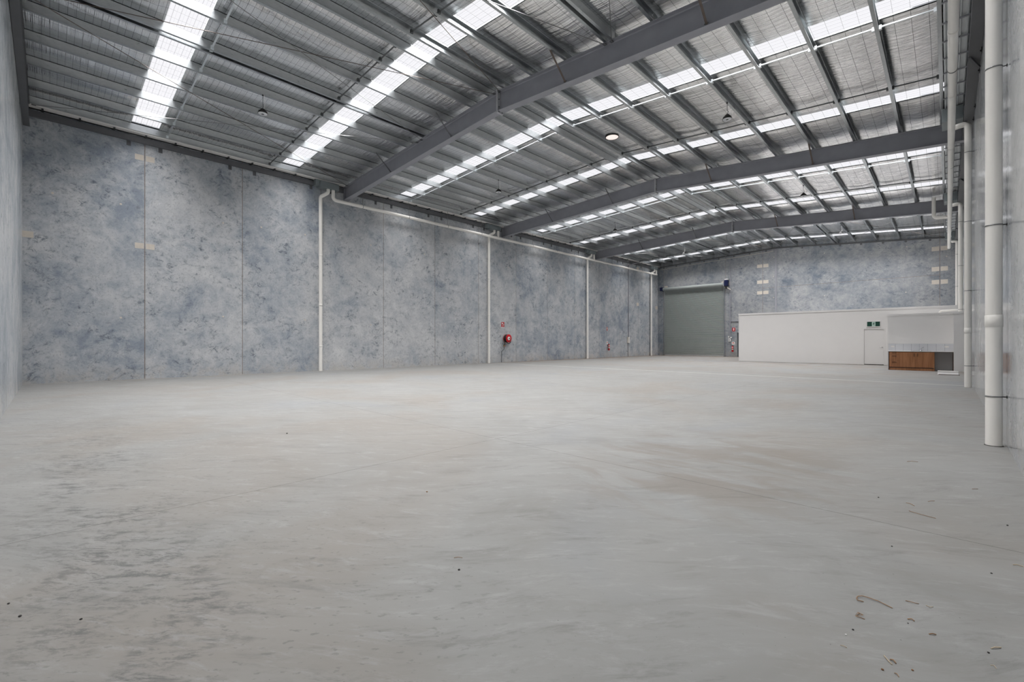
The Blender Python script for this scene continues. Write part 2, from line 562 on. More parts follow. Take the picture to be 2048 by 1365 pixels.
    def build(self, name, mat, parent=None, origin=None, tint=False):
        me = bpy.data.meshes.new(name)
        off = Vector(origin) if origin is not None else (Vector(parent.matrix_world_loc) if False else Vector((0, 0, 0)))
        vs = [tuple(Vector(p) - off) for p in self.v] if origin is not None else self.v
        me.from_pydata(vs, [], self.f)
        me.polygons.foreach_set('use_smooth', self.s)
        if tint:
            at = me.attributes.new('tint', 'FLOAT', 'FACE')
            at.data.foreach_set('value', self.t)
        me.materials.append(mat)
        me.update()
        o = bpy.data.objects.new(name, me)
        COL.objects.link(o)
        if origin is not None:
            o.location = off
        if parent is not None:
            o.parent = parent
        return o


def tag(o, label, cat, group=None, kind=None):
    o['label'] = label
    o['category'] = cat
    if group:
        o['group'] = group
    if kind:
        o['kind'] = kind
    return o


def struct(o, label=None):
    o['kind'] = 'structure'
    if label:
        o['label'] = label
    return o


def thing(name, label, cat, loc, group=None):
    e = bpy.data.objects.new(name, None)
    e.empty_display_size = 0.1
    e.location = loc
    COL.objects.link(e)
    return tag(e, label, cat, group)


def part(mb, name, mat, root, label=None):
    """mb holds world coordinates; the part is stored relative to its thing"""
    loc = Vector(root.location)
    r = root
    while r.parent is not None:
        r = r.parent
        loc = loc + Vector(r.location)
    mb.v = [tuple(Vector(p) - loc) for p in mb.v]
    o = mb.build(name, mat, root)
    if label:
        o['label'] = label
    return o


def fillet(pts, rad, n=6):
    pts = [Vector(p) for p in pts]
    out = [pts[0]]
    for i in range(1, len(pts) - 1):
        a, b, c = pts[i - 1], pts[i], pts[i + 1]
        u, w = (a - b).normalized(), (c - b).normalized()
        ang = u.angle(w)
        d = min(rad / math.tan(ang / 2), (a - b).length * 0.49, (c - b).length * 0.49)
        p0, p1 = b + u * d, b + w * d
        r = d * math.tan(ang / 2)
        cen = b + (u + w).normalized() * sqrt(r * r + d * d)
        va, vb = p0 - cen, p1 - cen
        tot = va.angle(vb)
        for k in range(n + 1):
            s = k / n
            q = (va * sin((1 - s) * tot) + vb * sin(s * tot)) / sin(tot)
            out.append(cen + q)
    out.append(pts[-1])
    return out


# ================================================================== SETTING
# floor
fl = MB().box(XL - 0.3, XR + 0.3, YN - 0.3, YF + 0.6, -0.2, 0.0).build('floor', M['floor'])
struct(fl, 'grey power-floated concrete floor slab with thin saw-cut joints')

rnd = random.Random(3)


def wall_panels(cells, name, mat, label, seal_boxes, pads, plugs, normal_axis, plane, sign, seal_mat=None):
    mb = MB()
    for c in cells:
        if not (mb.t and c[0] == RIDGE_X):
            mb.tint = rnd.uniform(0.2, 0.8)
        mb.box(*c)
    if normal_axis == 'Y':      # end walls follow the roof line
        mb.v = [(x, y, min(z, roof(min(max(x, -21.1), 0.7)) + 0.27)) for x, y, z in mb.v]
    w = mb.build(name, mat, tint=True)
    struct(w, label)
    for i, sbx in enumerate(seal_boxes):
        o = MB().box(*sbx).build('joint_sealant', seal_mat or M['sealant'], w)
    for (a, z, wd, ht) in pads:
        b = MB()
        if normal_axis == 'X':
            x0, x1 = sorted((plane, plane + sign * 0.004))
            b.box(x0, x1, a - wd / 2, a + wd / 2, z - ht / 2, z + ht / 2)
        else:
            y0, y1 = sorted((plane, plane + sign * 0.004))
            b.box(a - wd / 2, a + wd / 2, y0, y1, z - ht / 2, z + ht / 2)
        b.build('grout_patch', M['groutpad'], w)
    for (a, z) in plugs:
        c = (plane, a, z) if normal_axis == 'X' else (a, plane, z)
        MB().lathe(c, [(0.035, 0), (0.035, 0.004 * sign), (0.02, 0.006 * sign)], normal_axis, 10, False).build('plug', M['groutpad'], w)
    return w


ZT = 9.9
ZTL, ZTR = 9.15, 8.81
# left wall
JL = [YN - 0.3, 2.41, 5.56, 8.80, 12.04, 15.29, 18.60, 21.98, 25.31, 28.68, 32.06, 35.42, 38.76, 42.06, YF + 0.3]
gap = 0.011
cells = [(XL - 0.18, XL, JL[i] + gap, JL[i + 1] - gap, 0.0, ZTL) for i in range(len(JL) - 1)]
seals = [(XL - 0.15, XL - 0.008, y - gap, y + gap, 0, ZTL - 0.01) for y in JL[1:-1]]
pads = []
for z in (8.03, 4.83):
    pads += [(2.41 - 0.155, z, 0.25, 0.20), (2.41 + 0.155, z, 0.25, 0.20)]
pads += [(YN + 0.12, 4.77, 0.24, 0.20), (38.6, 4.88, 0.42, 0.30), (42.42, 4.76, 0.5, 0.32), (38.6, 8.25, 0.42, 0.25)]
plugs = []
for i in range(len(JL) - 1):
    y0, y1 = max(JL[i], YN), min(JL[i + 1], YF)
    if y1 - y0 > 2:
        for z in (6.2, 2.3):
            for s in (0.22, 0.78):
                if rnd.random() < 0.55:
                    plugs.append((y0 + (y1 - y0) * s, z + rnd.uniform(-.1, .1)))
wall_left = wall_panels(cells, 'wall_left', M['wall_y'], 'long left wall of tall blue-grey precast concrete panels', seals, pads, plugs, 'X', XL, 1)

# right wall
JR = [YN - 0.3, 1.85, 5.13, 8.41, 11.65, 14.90, 18.2, 21.4, 24.7, 28.0, 31.3, 34.6, 37.9, 41.2, YF + 0.3]
cells = [(XR, XR + 0.18, JR[i] + gap, JR[i + 1] - gap, 0.0, ZTR) for i in range(len(JR) - 1)]
seals = [(XR + 0.008, XR + 0.15, y - gap, y + gap, 0, ZTR - 0.01) for y in JR[1:-1]]
wall_right = wall_panels(cells, 'wall_right', M['wall_slick'], 'long right wall of smooth sealed precast concrete panels', seals, [], [], 'X', XR, -1, M['dark'])
# near wall (its left end is in view at the left edge of the photo)
JN = [XL - 0.3, -19.9, -17.7, -14.4, -11.1, RIDGE_X, -7.8, -4.5, -1.2, XR + 0.3]
cells = [(JN[i] + gap * (JN[i] != RIDGE_X), JN[i + 1] - gap * (JN[i + 1] != RIDGE_X), YN - 0.18, YN, 0.0, ZT) for i in range(len(JN) - 1)]
seals = [(x - gap, x + gap, YN - 0.15, YN - 0.008, 0, roof(x) + 0.2) for x in JN[1:-1] if x != RIDGE_X]
wall_near = wall_panels(cells, 'wall_near', M['wall_slick_x'], 'near end wall of smooth precast panels seen at a grazing angle', seals, [], [], 'Y', YN, 1)

# far wall with the roller door opening and the side exit
DX0, DX1, DZ = -20.24, -14.60, 6.46
yb = YF + 0.2
cells = [(XL - 0.3, -20.34 - gap, YF, yb, 0, ZT),
         (-20.34 + gap, DX0, YF, yb, 0, DZ), (-20.34 + gap, -14.46 - gap, YF, yb, DZ, ZT), (DX1, -14.46 - gap, YF, yb, 0, DZ),
         (-14.46 + gap, -13.49, YF, yb, 0, 2.24), (-14.46 + gap, -11.41 - gap, YF, yb, 2.24, ZT), (-12.57, -11.41 - gap, YF, yb, 0, 2.24),
         (-11.41 + gap, -0.39 - gap, YF, yb, 0, 5.97 - gap), (-11.41 + gap, RIDGE_X, YF, yb, 5.97 + gap, ZT), (RIDGE_X, -0.39 - gap, YF, yb, 5.97 + gap, ZT),
         (-0.39 + gap, XR + 0.3, YF, yb, 0, ZT)]
seals = [(x - gap, x + gap, YF + 0.008, yb - 0.02, 0, roof(x) + 0.2) for x in (-20.34, -14.46, -11.41, -0.39)]
seals.append((-11.40, -0.40, YF + 0.008, yb - 0.02, 5.97 - gap, 5.97 + gap))
pads = []
for z in (7.88, 6.50, 5.58):
    pads += [(-11.41 - 0.24, z, 0.40, 0.28), (-11.41 + 0.24, z, 0.40, 0.28)]
for z in (7.78, 6.38, 5.48):
    pads += [(-0.39 - 0.22, z, 0.38, 0.30), (-0.39 + 0.22, z, 0.36, 0.30)]
pads += [(-14.20, 6.62, 0.36, 0.30), (-14.68, 6.72, 0.28, 0.24), (-20.1, 6.78, 0.34, 0.24)]
plugs = [(-10.55, 8.5), (-10.57, 5.1), (-7.0, 8.36), (-7.0, 5.0), (-2.1, 8.15), (-2.15, 4.9), (-0.05, 7.2), (-10.6, 6.9)]
wall_far = wall_panels(cells, 'wall_far', M['wall_x'], 'far end wall of mottled precast concrete panels', seals, pads, plugs, 'Y', YF, -1)

# ------------------------------------------------------------------ ceiling foil between purlins, cut open at the skylights
purl_all = sorted(PURL_L + [-10.62, -10.02] + PURL_R)
edges_x = [XL + 0.02] + purl_all + [0.10]
rn = random.Random(11)


def ripple(seed, n=700):
    r = random.Random(seed)
    a = [(r.uniform(2, 24), r.uniform(0, 6.28), 1.0) for _ in range(9)]
    return lambda y: sum(w * sin(k * y + p) for k, p, w in a) / 3.0


ceil_parts = []
OFF = 0.232
ce = MB()
y_edges = [YN - 0.02]
for a, b_ in SKYL:
    y_edges += [a, b_]
y_edges.append(YF + 0.02)
for i in range(len(edges_x) - 1):
    x0, x1 = edges_x[i], edges_x[i + 1]
    span = x1 - x0
    nx = max(2, int(span / 0.13))
    sag = 0.055 * min(1, span / 1.2)
    rp = ripple(100 + i)
    rp2 = ripple(300 + i)
    for k in range(0, len(y_edges), 2):
        ya, yb2 = y_edges[k], y_edges[k + 1]
        ny = max(2, int((yb2 - ya) / 0.075))
        vs = []
        for jy in range(ny + 1):
            y = ya + (yb2 - ya) * jy / ny
            for jx in range(nx + 1):
                t = jx / nx
                x = x0 + span * t
                s = sin(pi * t)
                near = min([abs(y - by) for by, _ in BRIDGE] + [abs(y - fy) for fy in FRAMES])
                amp = 0.0045 + 0.007 * math.exp(-(near / 0.7) ** 2)
                wob = rp(y + 0.12 * sin(3 * x)) * (1 - t) + rp2(y + 0.1 * sin(4 * x)) * t
                edge = min([abs(y - q) for ab in SKYL for q in ab])
                fl_ = min(1.0, edge / 0.30)
                fl_ = fl_ * fl_ * (3 - 2 * fl_)
                z = roof(x) + OFF - sag * s * (0.08 + 0.92 * fl_) + fl_ * amp * wob * (0.25 + 0.75 * s) * min(1, span)
                vs.append((x, y, z))
        fs = []
        W = nx + 1
        for jy in range(ny):
            for jx in range(nx):
                a = jy * W + jx
                fs.append((a, a + W, a + W + 1, a + 1))
        ce.add(vs, fs, True)
ceiling = ce.build('ceiling', M['foil'])
struct(ceiling, 'silver foil insulation under the roof sheets, held by wire safety mesh')
rs = MB()
ys = [YN - 0.2] + [q for ab in SKYL for q in ab] + [YF + 0.2]
for k in range(0, len(ys), 2):
    for x0, x1 in ((-20.74, RIDGE_X), (RIDGE_X, 0.12)):
        v = [(x, y, roof(x) + OFF + d) for x in (x0, x1) for y in (ys[k], ys[k + 1]) for d in (0.03, 0.06)]
        rs.add(v, [(0, 1, 3, 2), (4, 6, 7, 5), (0, 4, 5, 1), (2, 3, 7, 6), (0, 2, 6, 4), (1, 5, 7, 3)])
rs.box(XL - 0.2, -20.70, YN - 0.2, YF + 0.2, 9.14, 9.17).box(0.05, XR + 0.2, YN - 0.2, YF + 0.2, 8.80, 8.83)
rs.build('roof_sheet', M['galv'], ceiling)

# skylight strips: one corrugated translucent sheet per slope and strip
n = 0
for k, (a, b_) in enumerate(SKYL):
    for side in ('left', 'right'):
        xs = [p for p in edges_x if (p <= RIDGE_X if side == 'left' else p >= RIDGE_X)]
        xs = sorted(xs + [RIDGE_X])
        if side == 'left':
            xs[0] = -20.72
        else:
            xs[-1] = 0.08
        mb = MB()
        for i in range(len(xs) - 1):
            x0, x1 = xs[i], xs[i + 1]
            z0, z1 = roof(x0) + OFF + 0.004, roof(x1) + OFF + 0.004
            mb.add([(x0, a - .01, z0), (x1, a - .01, z1), (x1, b_ + .01, z1), (x0, b_ + .01, z0)], [(0, 3, 2, 1)])
        n += 1
        w = mb.build('window_%d' % n, M['skylight'])
        pos = 'nearer' if k % 2 == 0 else 'farther'
        struct(w, 'white translucent skylight strip down the %s roof slope, the %s one in the %s' % (side, pos, BAY_NAME[k // 2]))

# ================================================================== STEEL
def isec(mb, P0, P1, Q0, Q1, bw, tf, tw, y):
    """tapered I beam in a plane Y = y. P: (x, ztop, zbottom) at one end, Q at the other"""
    (xa, ta, ba), (xb, tb, bb) = P0, P1
    for za, zb, th in ((ta, tb, -tf), (ba, bb, tf)):
        v = [(x, yy, z + d) for x, z in ((xa, za), (xb, zb)) for yy in (y - bw / 2, y + bw / 2) for d in (0, th)]
        mb.add(v, [(0, 1, 3, 2), (4, 6, 7, 5), (0, 4, 5, 1), (2, 3, 7, 6), (0, 2, 6, 4), (1, 5, 7, 3)])
    v = [(x, y + s * tw / 2, z) for x, z in ((xa, ta - tf), (xa, ba + tf), (xb, bb + tf), (xb, tb - tf)) for s in (-1, 1)]
    mb.add(v, [(0, 2, 3, 1), (2, 4, 5, 3), (4, 6, 7, 5), (6, 0, 1, 7), (0, 6, 4, 2), (1, 3, 5, 7)])
    # root fillets between web and flanges
    for s in (-1, 1):
        yy = y + s * tw / 2
        for za, zb, d in ((ta - tf, tb - tf, -1), (ba + tf, bb + tf, 1)):
            v = [(xa, yy, za + d * 0.022), (xa, yy + s * 0.022, za), (xb, yy + s * 0.022, zb), (xb, yy, zb + d * 0.022)]
            mb.add(v, [(0, 1, 2, 3)])


def top_l(x): return RIDGE_Z + SL * (x - RIDGE_X) - 0.012
def top_r(x): return RIDGE_Z - SR * (x - RIDGE_X) - 0.012
RX = -10.25
DEPTH = 0.635

for fi, fy in enumerate(FRAMES + [YN + 0.085]):
    end = fi == 3
    nm = ['first from the camera, largest in view', 'second from the camera', 'third and farthest from the camera'][fi] if not end else ''
    lab = ('grey steel roof rafter spanning wall to wall, ' + nm) if not end else 'dark grey end rafter against the top of the near wall'
    R = thing('roof_rafter', lab, 'rafter', (RX, fy, RIDGE_Z), None if end else 'grey steel rafters across the roof')
    bw = 0.25 if not end else 0.155
    for xa, tf_, xb in ((XL + 0.03, top_l, RX - 0.02), (RX + 0.02, top_r, XR - 0.03)):
        mb = MB()
        isec(mb, (xa, tf_(xa), tf_(xa) - DEPTH), (xb, tf_(xb), tf_(xb) - DEPTH), 0, 0, bw, 0.016, 0.011, fy)
        part(mb, 'beam', M['steel_dark'] if end else M['steel'], R)
    ap = MB()
    zt = RIDGE_Z + 0.02
    ap.box(RX - 0.026, RX - 0.001, fy - bw / 2 - 0.01, fy + bw / 2 + 0.01, zt - 0.02 - DEPTH - 0.07, zt)
    ap.box(RX + 0.001, RX + 0.026, fy - bw / 2 - 0.01, fy + bw / 2 + 0.01, zt - 0.02 - DEPTH - 0.07, zt)
    part(ap, 'end_plate', M['plate'], R)
    if not end:
        for dy in (-0.075, 0.075):
            for dz in (-0.08, -0.30, -0.54, -0.685):
                b = MB().lathe((RX - 0.05, fy + dy, zt + dz), [(0.016, 0), (0.016, 0.10)], 'X', 6, False)
                part(b, 'bolt', M['galv_dark'], R)
        # stiffener and connection plates at both ends
        for x in (XL + 0.035, XR - 0.05):
            z = roof(x)
            part(MB().box(x, x + 0.018, fy - bw / 2, fy + bw / 2, z - DEPTH - 0.05, z), 'end_plate', M['steel'], R)
        # purlin cleats standing on the top flange
        for x in PURL_L + PURL_R + [-10.62, -10.02]:
            c = MB().box(x - 0.016, x - 0.008, fy - 0.07, fy + 0.07, roof(x) - 0.014, roof(x) + 0.19)
            part(c, 'purlin_cleat', M['steel_dark'], R)
        for x in (-16.72, -12.65, -7.60, -3.77):
            z1 = roof(x) + 0.03
            A = Vector((x, fy - 0.74, z1))
            B = Vector((x + 0.02, fy - 0.07, roof(x) - DEPTH + 0.03))
            fb = MB()
            d = (B - A).normalized()
            fb.prism([(-0.026, -0.003), (0.026, -0.003), (0.026, 0.003), (-0.020, 0.003), (-0.020, 0.05), (-0.026, 0.05)], A, B, (1, 0, 0), Vector((1, 0, 0)).cross(d).normalized())
            fo = part(fb, 'fly_brace', M['rusty'] if x > -8 else M['steel_dark'], R)
            part(MB().lathe((B.x - 0.05, B.y - 0.01, B.z + 0.03), [(0.014, 0), (0.014, 0.09)], 'X', 6, False), 'bolt', M['galv_dark'], R)

# ------------------------------------------------------------------ purlins
def c_profile(flip):
    D, B, L, t = 0.222, 0.076, 0.020, 0.0035
    p = [(0, 0), (B, 0), (B, L), (B - t, L), (B - t, t), (t, t), (t, D - t), (B - t, D - t), (B - t, D - L), (B, D - L), (B, D), (0, D)]
    return [((-u if flip else u), w) for u, w in p]


def purlin_mesh(length, flip):
    mb = MB()
    prof = c_profile(flip)
    mb.prism(prof if not flip else prof[::-1], (0, 0, 0), (0, length, 0), (1, 0, 0), (0, 0, 1))
    me = bpy.data.meshes.new('purlin')
    me.from_pydata(mb.v, [], mb.f)
    me.materials.append(M['galv'])
    me.update()
    return me


PM = {}
ordinal = ['first', 'second', 'third', 'fourth', 'fifth', 'sixth', 'seventh', 'eighth', 'ninth', 'tenth']


def purlin(x, bi, flip, lab, grp, dz=0.0, y0=None, y1=None):
    ya, yb3 = BAY_EDGES[bi] + (0.02 if bi == 0 else -0.0), BAY_EDGES[bi + 1] - (0.02 if bi == 3 else 0.0)
    L = yb3 - ya - 0.012
    key = (bi, flip)
    if key not in PM:
        PM[key] = purlin_mesh(L, flip)
    o = bpy.data.objects.new('roof_purlin', PM[key])
    COL.objects.link(o)
    o.location = (x, ya + 0.006, roof(x) + dz)
    tag(o, lab, 'purlin', grp)
    return o


for bi in range(4):
    bn = BAY_NAME[bi]
    for i, x in enumerate(PURL_L):
        where = 'eave purlin beside the left gutter' if i == 7 else '%s purlin down the left slope from the ridge pair' % ordinal[i]
        purlin(x, bi, True, 'galvanised steel %s, %s' % (where, bn), 'left slope purlins')
    for i, x in enumerate(PURL_R):
        where = 'eave purlin beside the right gutter' if i == 7 else '%s purlin down the right slope from the ridge pair' % ordinal[i]
        purlin(x, bi, False, 'galvanised steel %s, %s' % (where, bn), 'right slope purlins')
    purlin(-10.62 + 0.0, bi, True, 'left one of the two galvanised ridge purlins, %s' % bn, 'ridge purlins')
    purlin(-10.02, bi, False, 'right one of the two galvanised ridge purlins, %s' % bn, 'ridge purlins')
    if bi in (0, 3):
        purlin(-14.36, bi, False, 'extra doubled strut purlin close beside the third left slope purlin, %s' % bn, 'doubled strut purlins')
        purlin(-6.07, bi, True, 'extra doubled strut purlin close beside the third right slope purlin, %s' % bn, 'doubled strut purlins')
        # note: strut purlins share the brace joints

# ------------------------------------------------------------------ bridging rows between purlins
for k, (y, kind) in enumerate(BRIDGE):
    for side in ('left', 'right'):
        xs = sorted((PURL_L + [-10.62]) if side == 'left' else ([-10.02] + PURL_R))
        bn = BAY_NAME[k // 2]
        lab = '%s struts bridging the %s slope purlins, %s row in the %s' % (
            'bright' if kind == 'w' else 'dark', side, 'nearer' if k % 2 == 0 else 'farther', bn)
        xm = xs[len(xs) // 2]
        R = thing('purlin_bridging', lab, 'bridging', (xm, y, roof(xm)), 'purlin bridging rows')
        for i in range(len(xs) - 1):
            xa, xb = xs[i], xs[i + 1]
            if side == 'left':
                xa, xb = xa, xb - 0.078
            else:
                xa, xb = xa + 0.078, xb
            A, B = (xa, y, roof(xa) + 0.075), (xb, y, roof(xb) + 0.075)
            mb = MB()
            h = 0.022
            mb.prism([(-h, -h), (h, -h), (h, -h + 0.004), (-h + 0.004, -h + 0.004), (-h + 0.004, h), (-h, h)], A, B)
            part(mb, 'strut', M['galv_white'] if kind == 'w' else M['galv_dark'], R)
            for px, s in ((xa, 1), (xb, -1)):
                pl = MB().box(min(px, px + s * 0.05), max(px, px + s * 0.05), y - 0.035, y + 0.035, roof(px) + 0.006, roof(px) + 0.10)
                part(pl, 'strut_bracket', M['galv_white'] if kind == 'w' else M['galv_dark'], R)

# ------------------------------------------------------------------ cross bracing rods in the end bays
rods = [((-14.75, 0), (-20.6, 1), 'left eave panel, falling away towards the gutter'),
        ((-20.6, 0), (-14.75, 1), 'left eave panel, rising away towards the ridge'),
        ((-14.6, 0), (-10.42, 1), 'panel left of the ridge, rising away to the ridge'),
        ((-10.6, 0), (-14.45, 1), 'panel left of the ridge, falling away from the ridge'),
        ((-6.3, 0), (-10.18, 1), 'panel right of the ridge, rising away to the ridge'),
        ((-10.2, 0), (-6.3, 1), 'panel right of the ridge, falling away from the ridge'),
        ((-6.1, 0), (-0.25, 1), 'right eave panel, falling away towards the gutter'),
        ((-0.25, 0), (-6.1, 1), 'right eave panel, rising away towards the ridge')]
for (ya, yb4, bn) in ((YN + 0.25, 9.9, 'nearest bay'), (31.75, YF - 0.12, 'farthest bay')):
    for i, ((xa, ea), (xb, eb), desc) in enumerate(rods):
        R = thing('brace_rod', 'thin %s brace rod, %s, %s' % ('rusty' if i % 4 in (0, 2) else 'zinc', bn, desc), 'rod',
                  (xa, ya, roof(xa) - 0.03), 'roof cross bracing rods')
        dz = -0.035 if i % 2 == 0 else -0.060
        A, B = Vector((xa, ya, roof(xa) + dz)), Vector((xb, yb4, roof(xb) + dz))
        # the rod follows the change of pitch only at the ridge, so it stays straight
        part(MB().tube([A, B], 0.009, 8), 'rod', M['rusty'] if i % 4 in (0, 2) else M['rod'], R)
        for P in (A, B):
            part(MB().box(P.x - 0.04, P.x + 0.04, P.y - 0.05, P.y + 0.05, P.z - 0.006, P.z + 0.006), 'lug', M['steel_dark'], R)

# ------------------------------------------------------------------ eave beams, gutters, rainwater heads
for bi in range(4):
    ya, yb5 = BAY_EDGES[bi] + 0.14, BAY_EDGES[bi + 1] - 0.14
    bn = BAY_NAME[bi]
    # left eave channel fixed to the wall
    R = thing('eave_beam', 'dark grey steel channel fixed along the top of the left wall, %s' % bn, 'beam', (XL, ya, 8.52), 'left eave channels')
    mb = MB().prism([(0, 0), (0.10, 0), (0.10, 0.19), (0, 0.19), (0, 0.18), (0.088, 0.18), (0.088, 0.012), (0, 0.012)],
                    (XL + 0.003, ya, 8.53), (XL + 0.003, yb5, 8.53), (1, 0, 0), (0, 0, 1))
    part(mb, 'channel', M['steel_dark'], R)
    for y in [j + s for j in JL[1:-1] for s in (-0.45, 0.45)]:
        if ya + 0.1 < y < yb5 - 0.1:
            part(MB().box(XL + 0.001, XL + 0.012, y - 0.06, y + 0.06, 8.36, 8.529).box(XL + 0.012, XL + 0.03, y - 0.015, y + 0.015, 8.42, 8.45), 'wall_bracket', M['steel_dark'], R)
    # left box gutter with straps
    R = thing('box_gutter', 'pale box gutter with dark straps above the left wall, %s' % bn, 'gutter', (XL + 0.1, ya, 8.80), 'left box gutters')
    part(MB().box(XL + 0.012, -20.885, ya, yb5, 8.792, 8.7995), 'shade_strip', M['dark'], R)  # dark strip painting the shade between gutter and eave channel
    part(MB().box(XL + 0.012, -20.69, ya, yb5, 8.80, 8.812).box(-20.70, -20.69, ya, yb5, 8.812, 8.98).box(XL + 0.012, XL + 0.022, ya, yb5, 8.812, 8.98), 'trough', M['plastic'], R)
    y = ya + 0.3
    while y < yb5:
        part(MB().box(XL + 0.02, -20.685, y - 0.026, y + 0.026, 8.762, 8.787), 'strap', M['galv_dark'], R)
        y += 0.862
    # right eave beam
    R = thing('eave_beam', 'dark grey steel beam fixed along the top of the right wall, %s' % bn, 'beam', (XR, ya, 7.9), 'right eave beams')
    mb = MB().prism([(0, 0), (-0.20, 0), (-0.20, 0.27), (0, 0.27), (0, 0.258), (-0.188, 0.258), (-0.188, 0.012), (0, 0.012)],
                    (XR - 0.003, ya, 7.88), (XR - 0.003, yb5, 7.88), (1, 0, 0), (0, 0, 1))
    part(mb, 'channel', M['steel_dark'], R)
    for y in [j + s for j in JR[1:-1] for s in (-0.5, 0.5)]:
        if ya + 0.1 < y < yb5 - 0.1:
            part(MB().box(XR - 0.012, XR - 0.001, y - 0.05, y + 0.05, 7.76, 7.879).box(XR - 0.03, XR - 0.012, y - 0.015, y + 0.015, 7.80, 7.83), 'wall_bracket', M['black'], R)
    part(MB().bar((XR - 0.19, ya + 4.55, 7.87), (XR - 0.02, ya + 5.05, 7.80), 0.05, 0.05), 'stay', M['steel_dark'], R)
    # right box gutter, ribbed sheet with straps
    R = thing('box_gutter', 'ribbed zinc box gutter with dark straps along the right wall, %s' % bn, 'gutter', (0.1, ya, 8.45), 'right box gutters')
    mb = MB().box(-0.07, 0.345, ya, yb5, 8.46, 8.47).box(-0.07, -0.06, ya, yb5, 8.47, 8.74).box(0.335, 0.345, ya, yb5, 8.47, 8.74)
    for xr in (-0.045, 0.005, 0.055, 0.16, 0.205, 0.315):
        mb.prism([(-0.020, 0.0), (-0.012, -0.026), (0.012, -0.026), (0.020, 0.0)], (xr, ya, 8.4595), (xr, yb5, 8.4595), (1, 0, 0), (0, 0, 1))
    part(mb, 'trough', M['gutter'], R)
    y = ya + 0.25
    while y < yb5:
        part(MB().box(-0.09, 0.36, y - 0.022, y + 0.022, 8.405, 8.432), 'strap', M['steel'], R)
        y += 0.86

# near and far closing angles
R = thing('support_angle', 'dark steel angle carrying the purlin ends along the top of the far wall', 'angle', (RX, YF - 0.05, RIDGE_Z - 0.1))
mb = MB()
for x0, x1 in ((XL + 0.1, RIDGE_X), (RIDGE_X, XR - 0.1)):
    z0, z1 = roof(x0) - 0.01, roof(x1) - 0.01
    v = []
    for x, z in ((x0, z0), (x1, z1)):
        v += [(x, YF - 0.001, z), (x, YF - 0.09, z), (x, YF - 0.09, z - 0.012), (x, YF - 0.013, z - 0.012), (x, YF - 0.013, z - 0.10), (x, YF - 0.001, z - 0.10)]
    mb.add(v, [tuple((i, (i + 1) % 6, 6 + (i + 1) % 6, 6 + i)) for i in range(6)] + [tuple(range(6))[::-1], tuple(range(6, 12))])
part(mb, 'angle_bar', M['steel_dark'], R)
for x in PURL_L + PURL_R:
    part(MB().lathe((x + 0.35, YF - 0.002, roof(x + 0.35) - 0.17), [(0.07, 0), (0.07, -0.012)], 'Y', 12, False), 'washer_plate', M['steel_dark'], R)
R = tag(MB().tube([(-20.7, YF - 0.04, roof(-20.7) - 0.29), (-10.6, YF - 0.04, roof(-10.6) - 0.29)], 0.02, 8).build('conduit', M['label']),
        'pale conduit following the roof line along the top of the far wall, left half', 'conduit')


# ------------------------------------------------------------------ drainage
PR = 0.079


def ring(mb, c, r, h):
    mb.lathe(c, [(r, 0), (r, h)], 'Z', 24)


def clip(parent, x, y, z, r, sx, wall_x):
    """steel pipe clip with a stub into the wall"""
    o = part(MB().lathe((x, y, z - 0.008), [(r + 0.001, 0), (r + 0.005, 0.001), (r + 0.005, 0.017), (r + 0.001, 0.018)], 'Z', 24), 'pipe_clip', M['rod'], parent)
    part(MB().tube([(x + sx * (r + 0.003), y, z), (wall_x - sx * 0.003, y, z)], 0.007, 8).lathe((wall_x - sx * 0.006, y, z), [(0.02, 0), (0.02, sx * 0.005)], 'X', 10), 'clip_stud', M['black'], o)


names4 = ['nearest to the camera', 'second from the camera', 'third from the camera', 'farthest, in the corner']
LY = [8.72, 19.33, 30.14, 40.98]
for i, y in enumerate(LY):
    R = thing('rainwater_head', 'grey-green sheet metal rainwater head at the top of the left wall, %s' % names4[i], 'rainwater head',
              (-20.6, y + 0.3, 8.42), 'rainwater heads on the left wall')
    part(MB().box(-20.855, -20.45, y - 0.12, y + 0.72, 8.42, 8.68), 'box', M['zinc_box'], R)
    part(MB().box(-20.858, -20.44, y - 0.13, y + 0.73, 8.68, 8.70), 'rim', M['galv'], R)
    part(MB().box(-20.855, -20.60, y - 0.3, y - 0.12, 8.50, 8.76), 'spout', M['zinc_box'], R)
    P = thing('downpipe', 'off-white downpipe with an S-bend on the left wall, %s' % names4[i], 'pipe', (-20.80, y, 0), 'downpipes on the left wall')
    px = -20.80
    path = fillet([(-20.60, y + 0.27, 8.419), (-20.60, y + 0.27, 8.26), (px, y, 8.06), (px, y, 7.86)], 0.13, 7)
    part(MB().tube(path, PR, 20, False), 'elbow', M['pvc'], P)
    part(MB().tube([(px, y, 7.87), (px, y, 0.002)], PR, 20), 'pipe', M['pvc'], P)
    for z in (5.3, 3.0, 1.1):
        part(MB().lathe((px, y, z), [(PR, 0), (PR + .003, 0.002), (PR + .003, .09), (PR, .092)], 'Z', 20), 'coupling', M['pvc'], P)

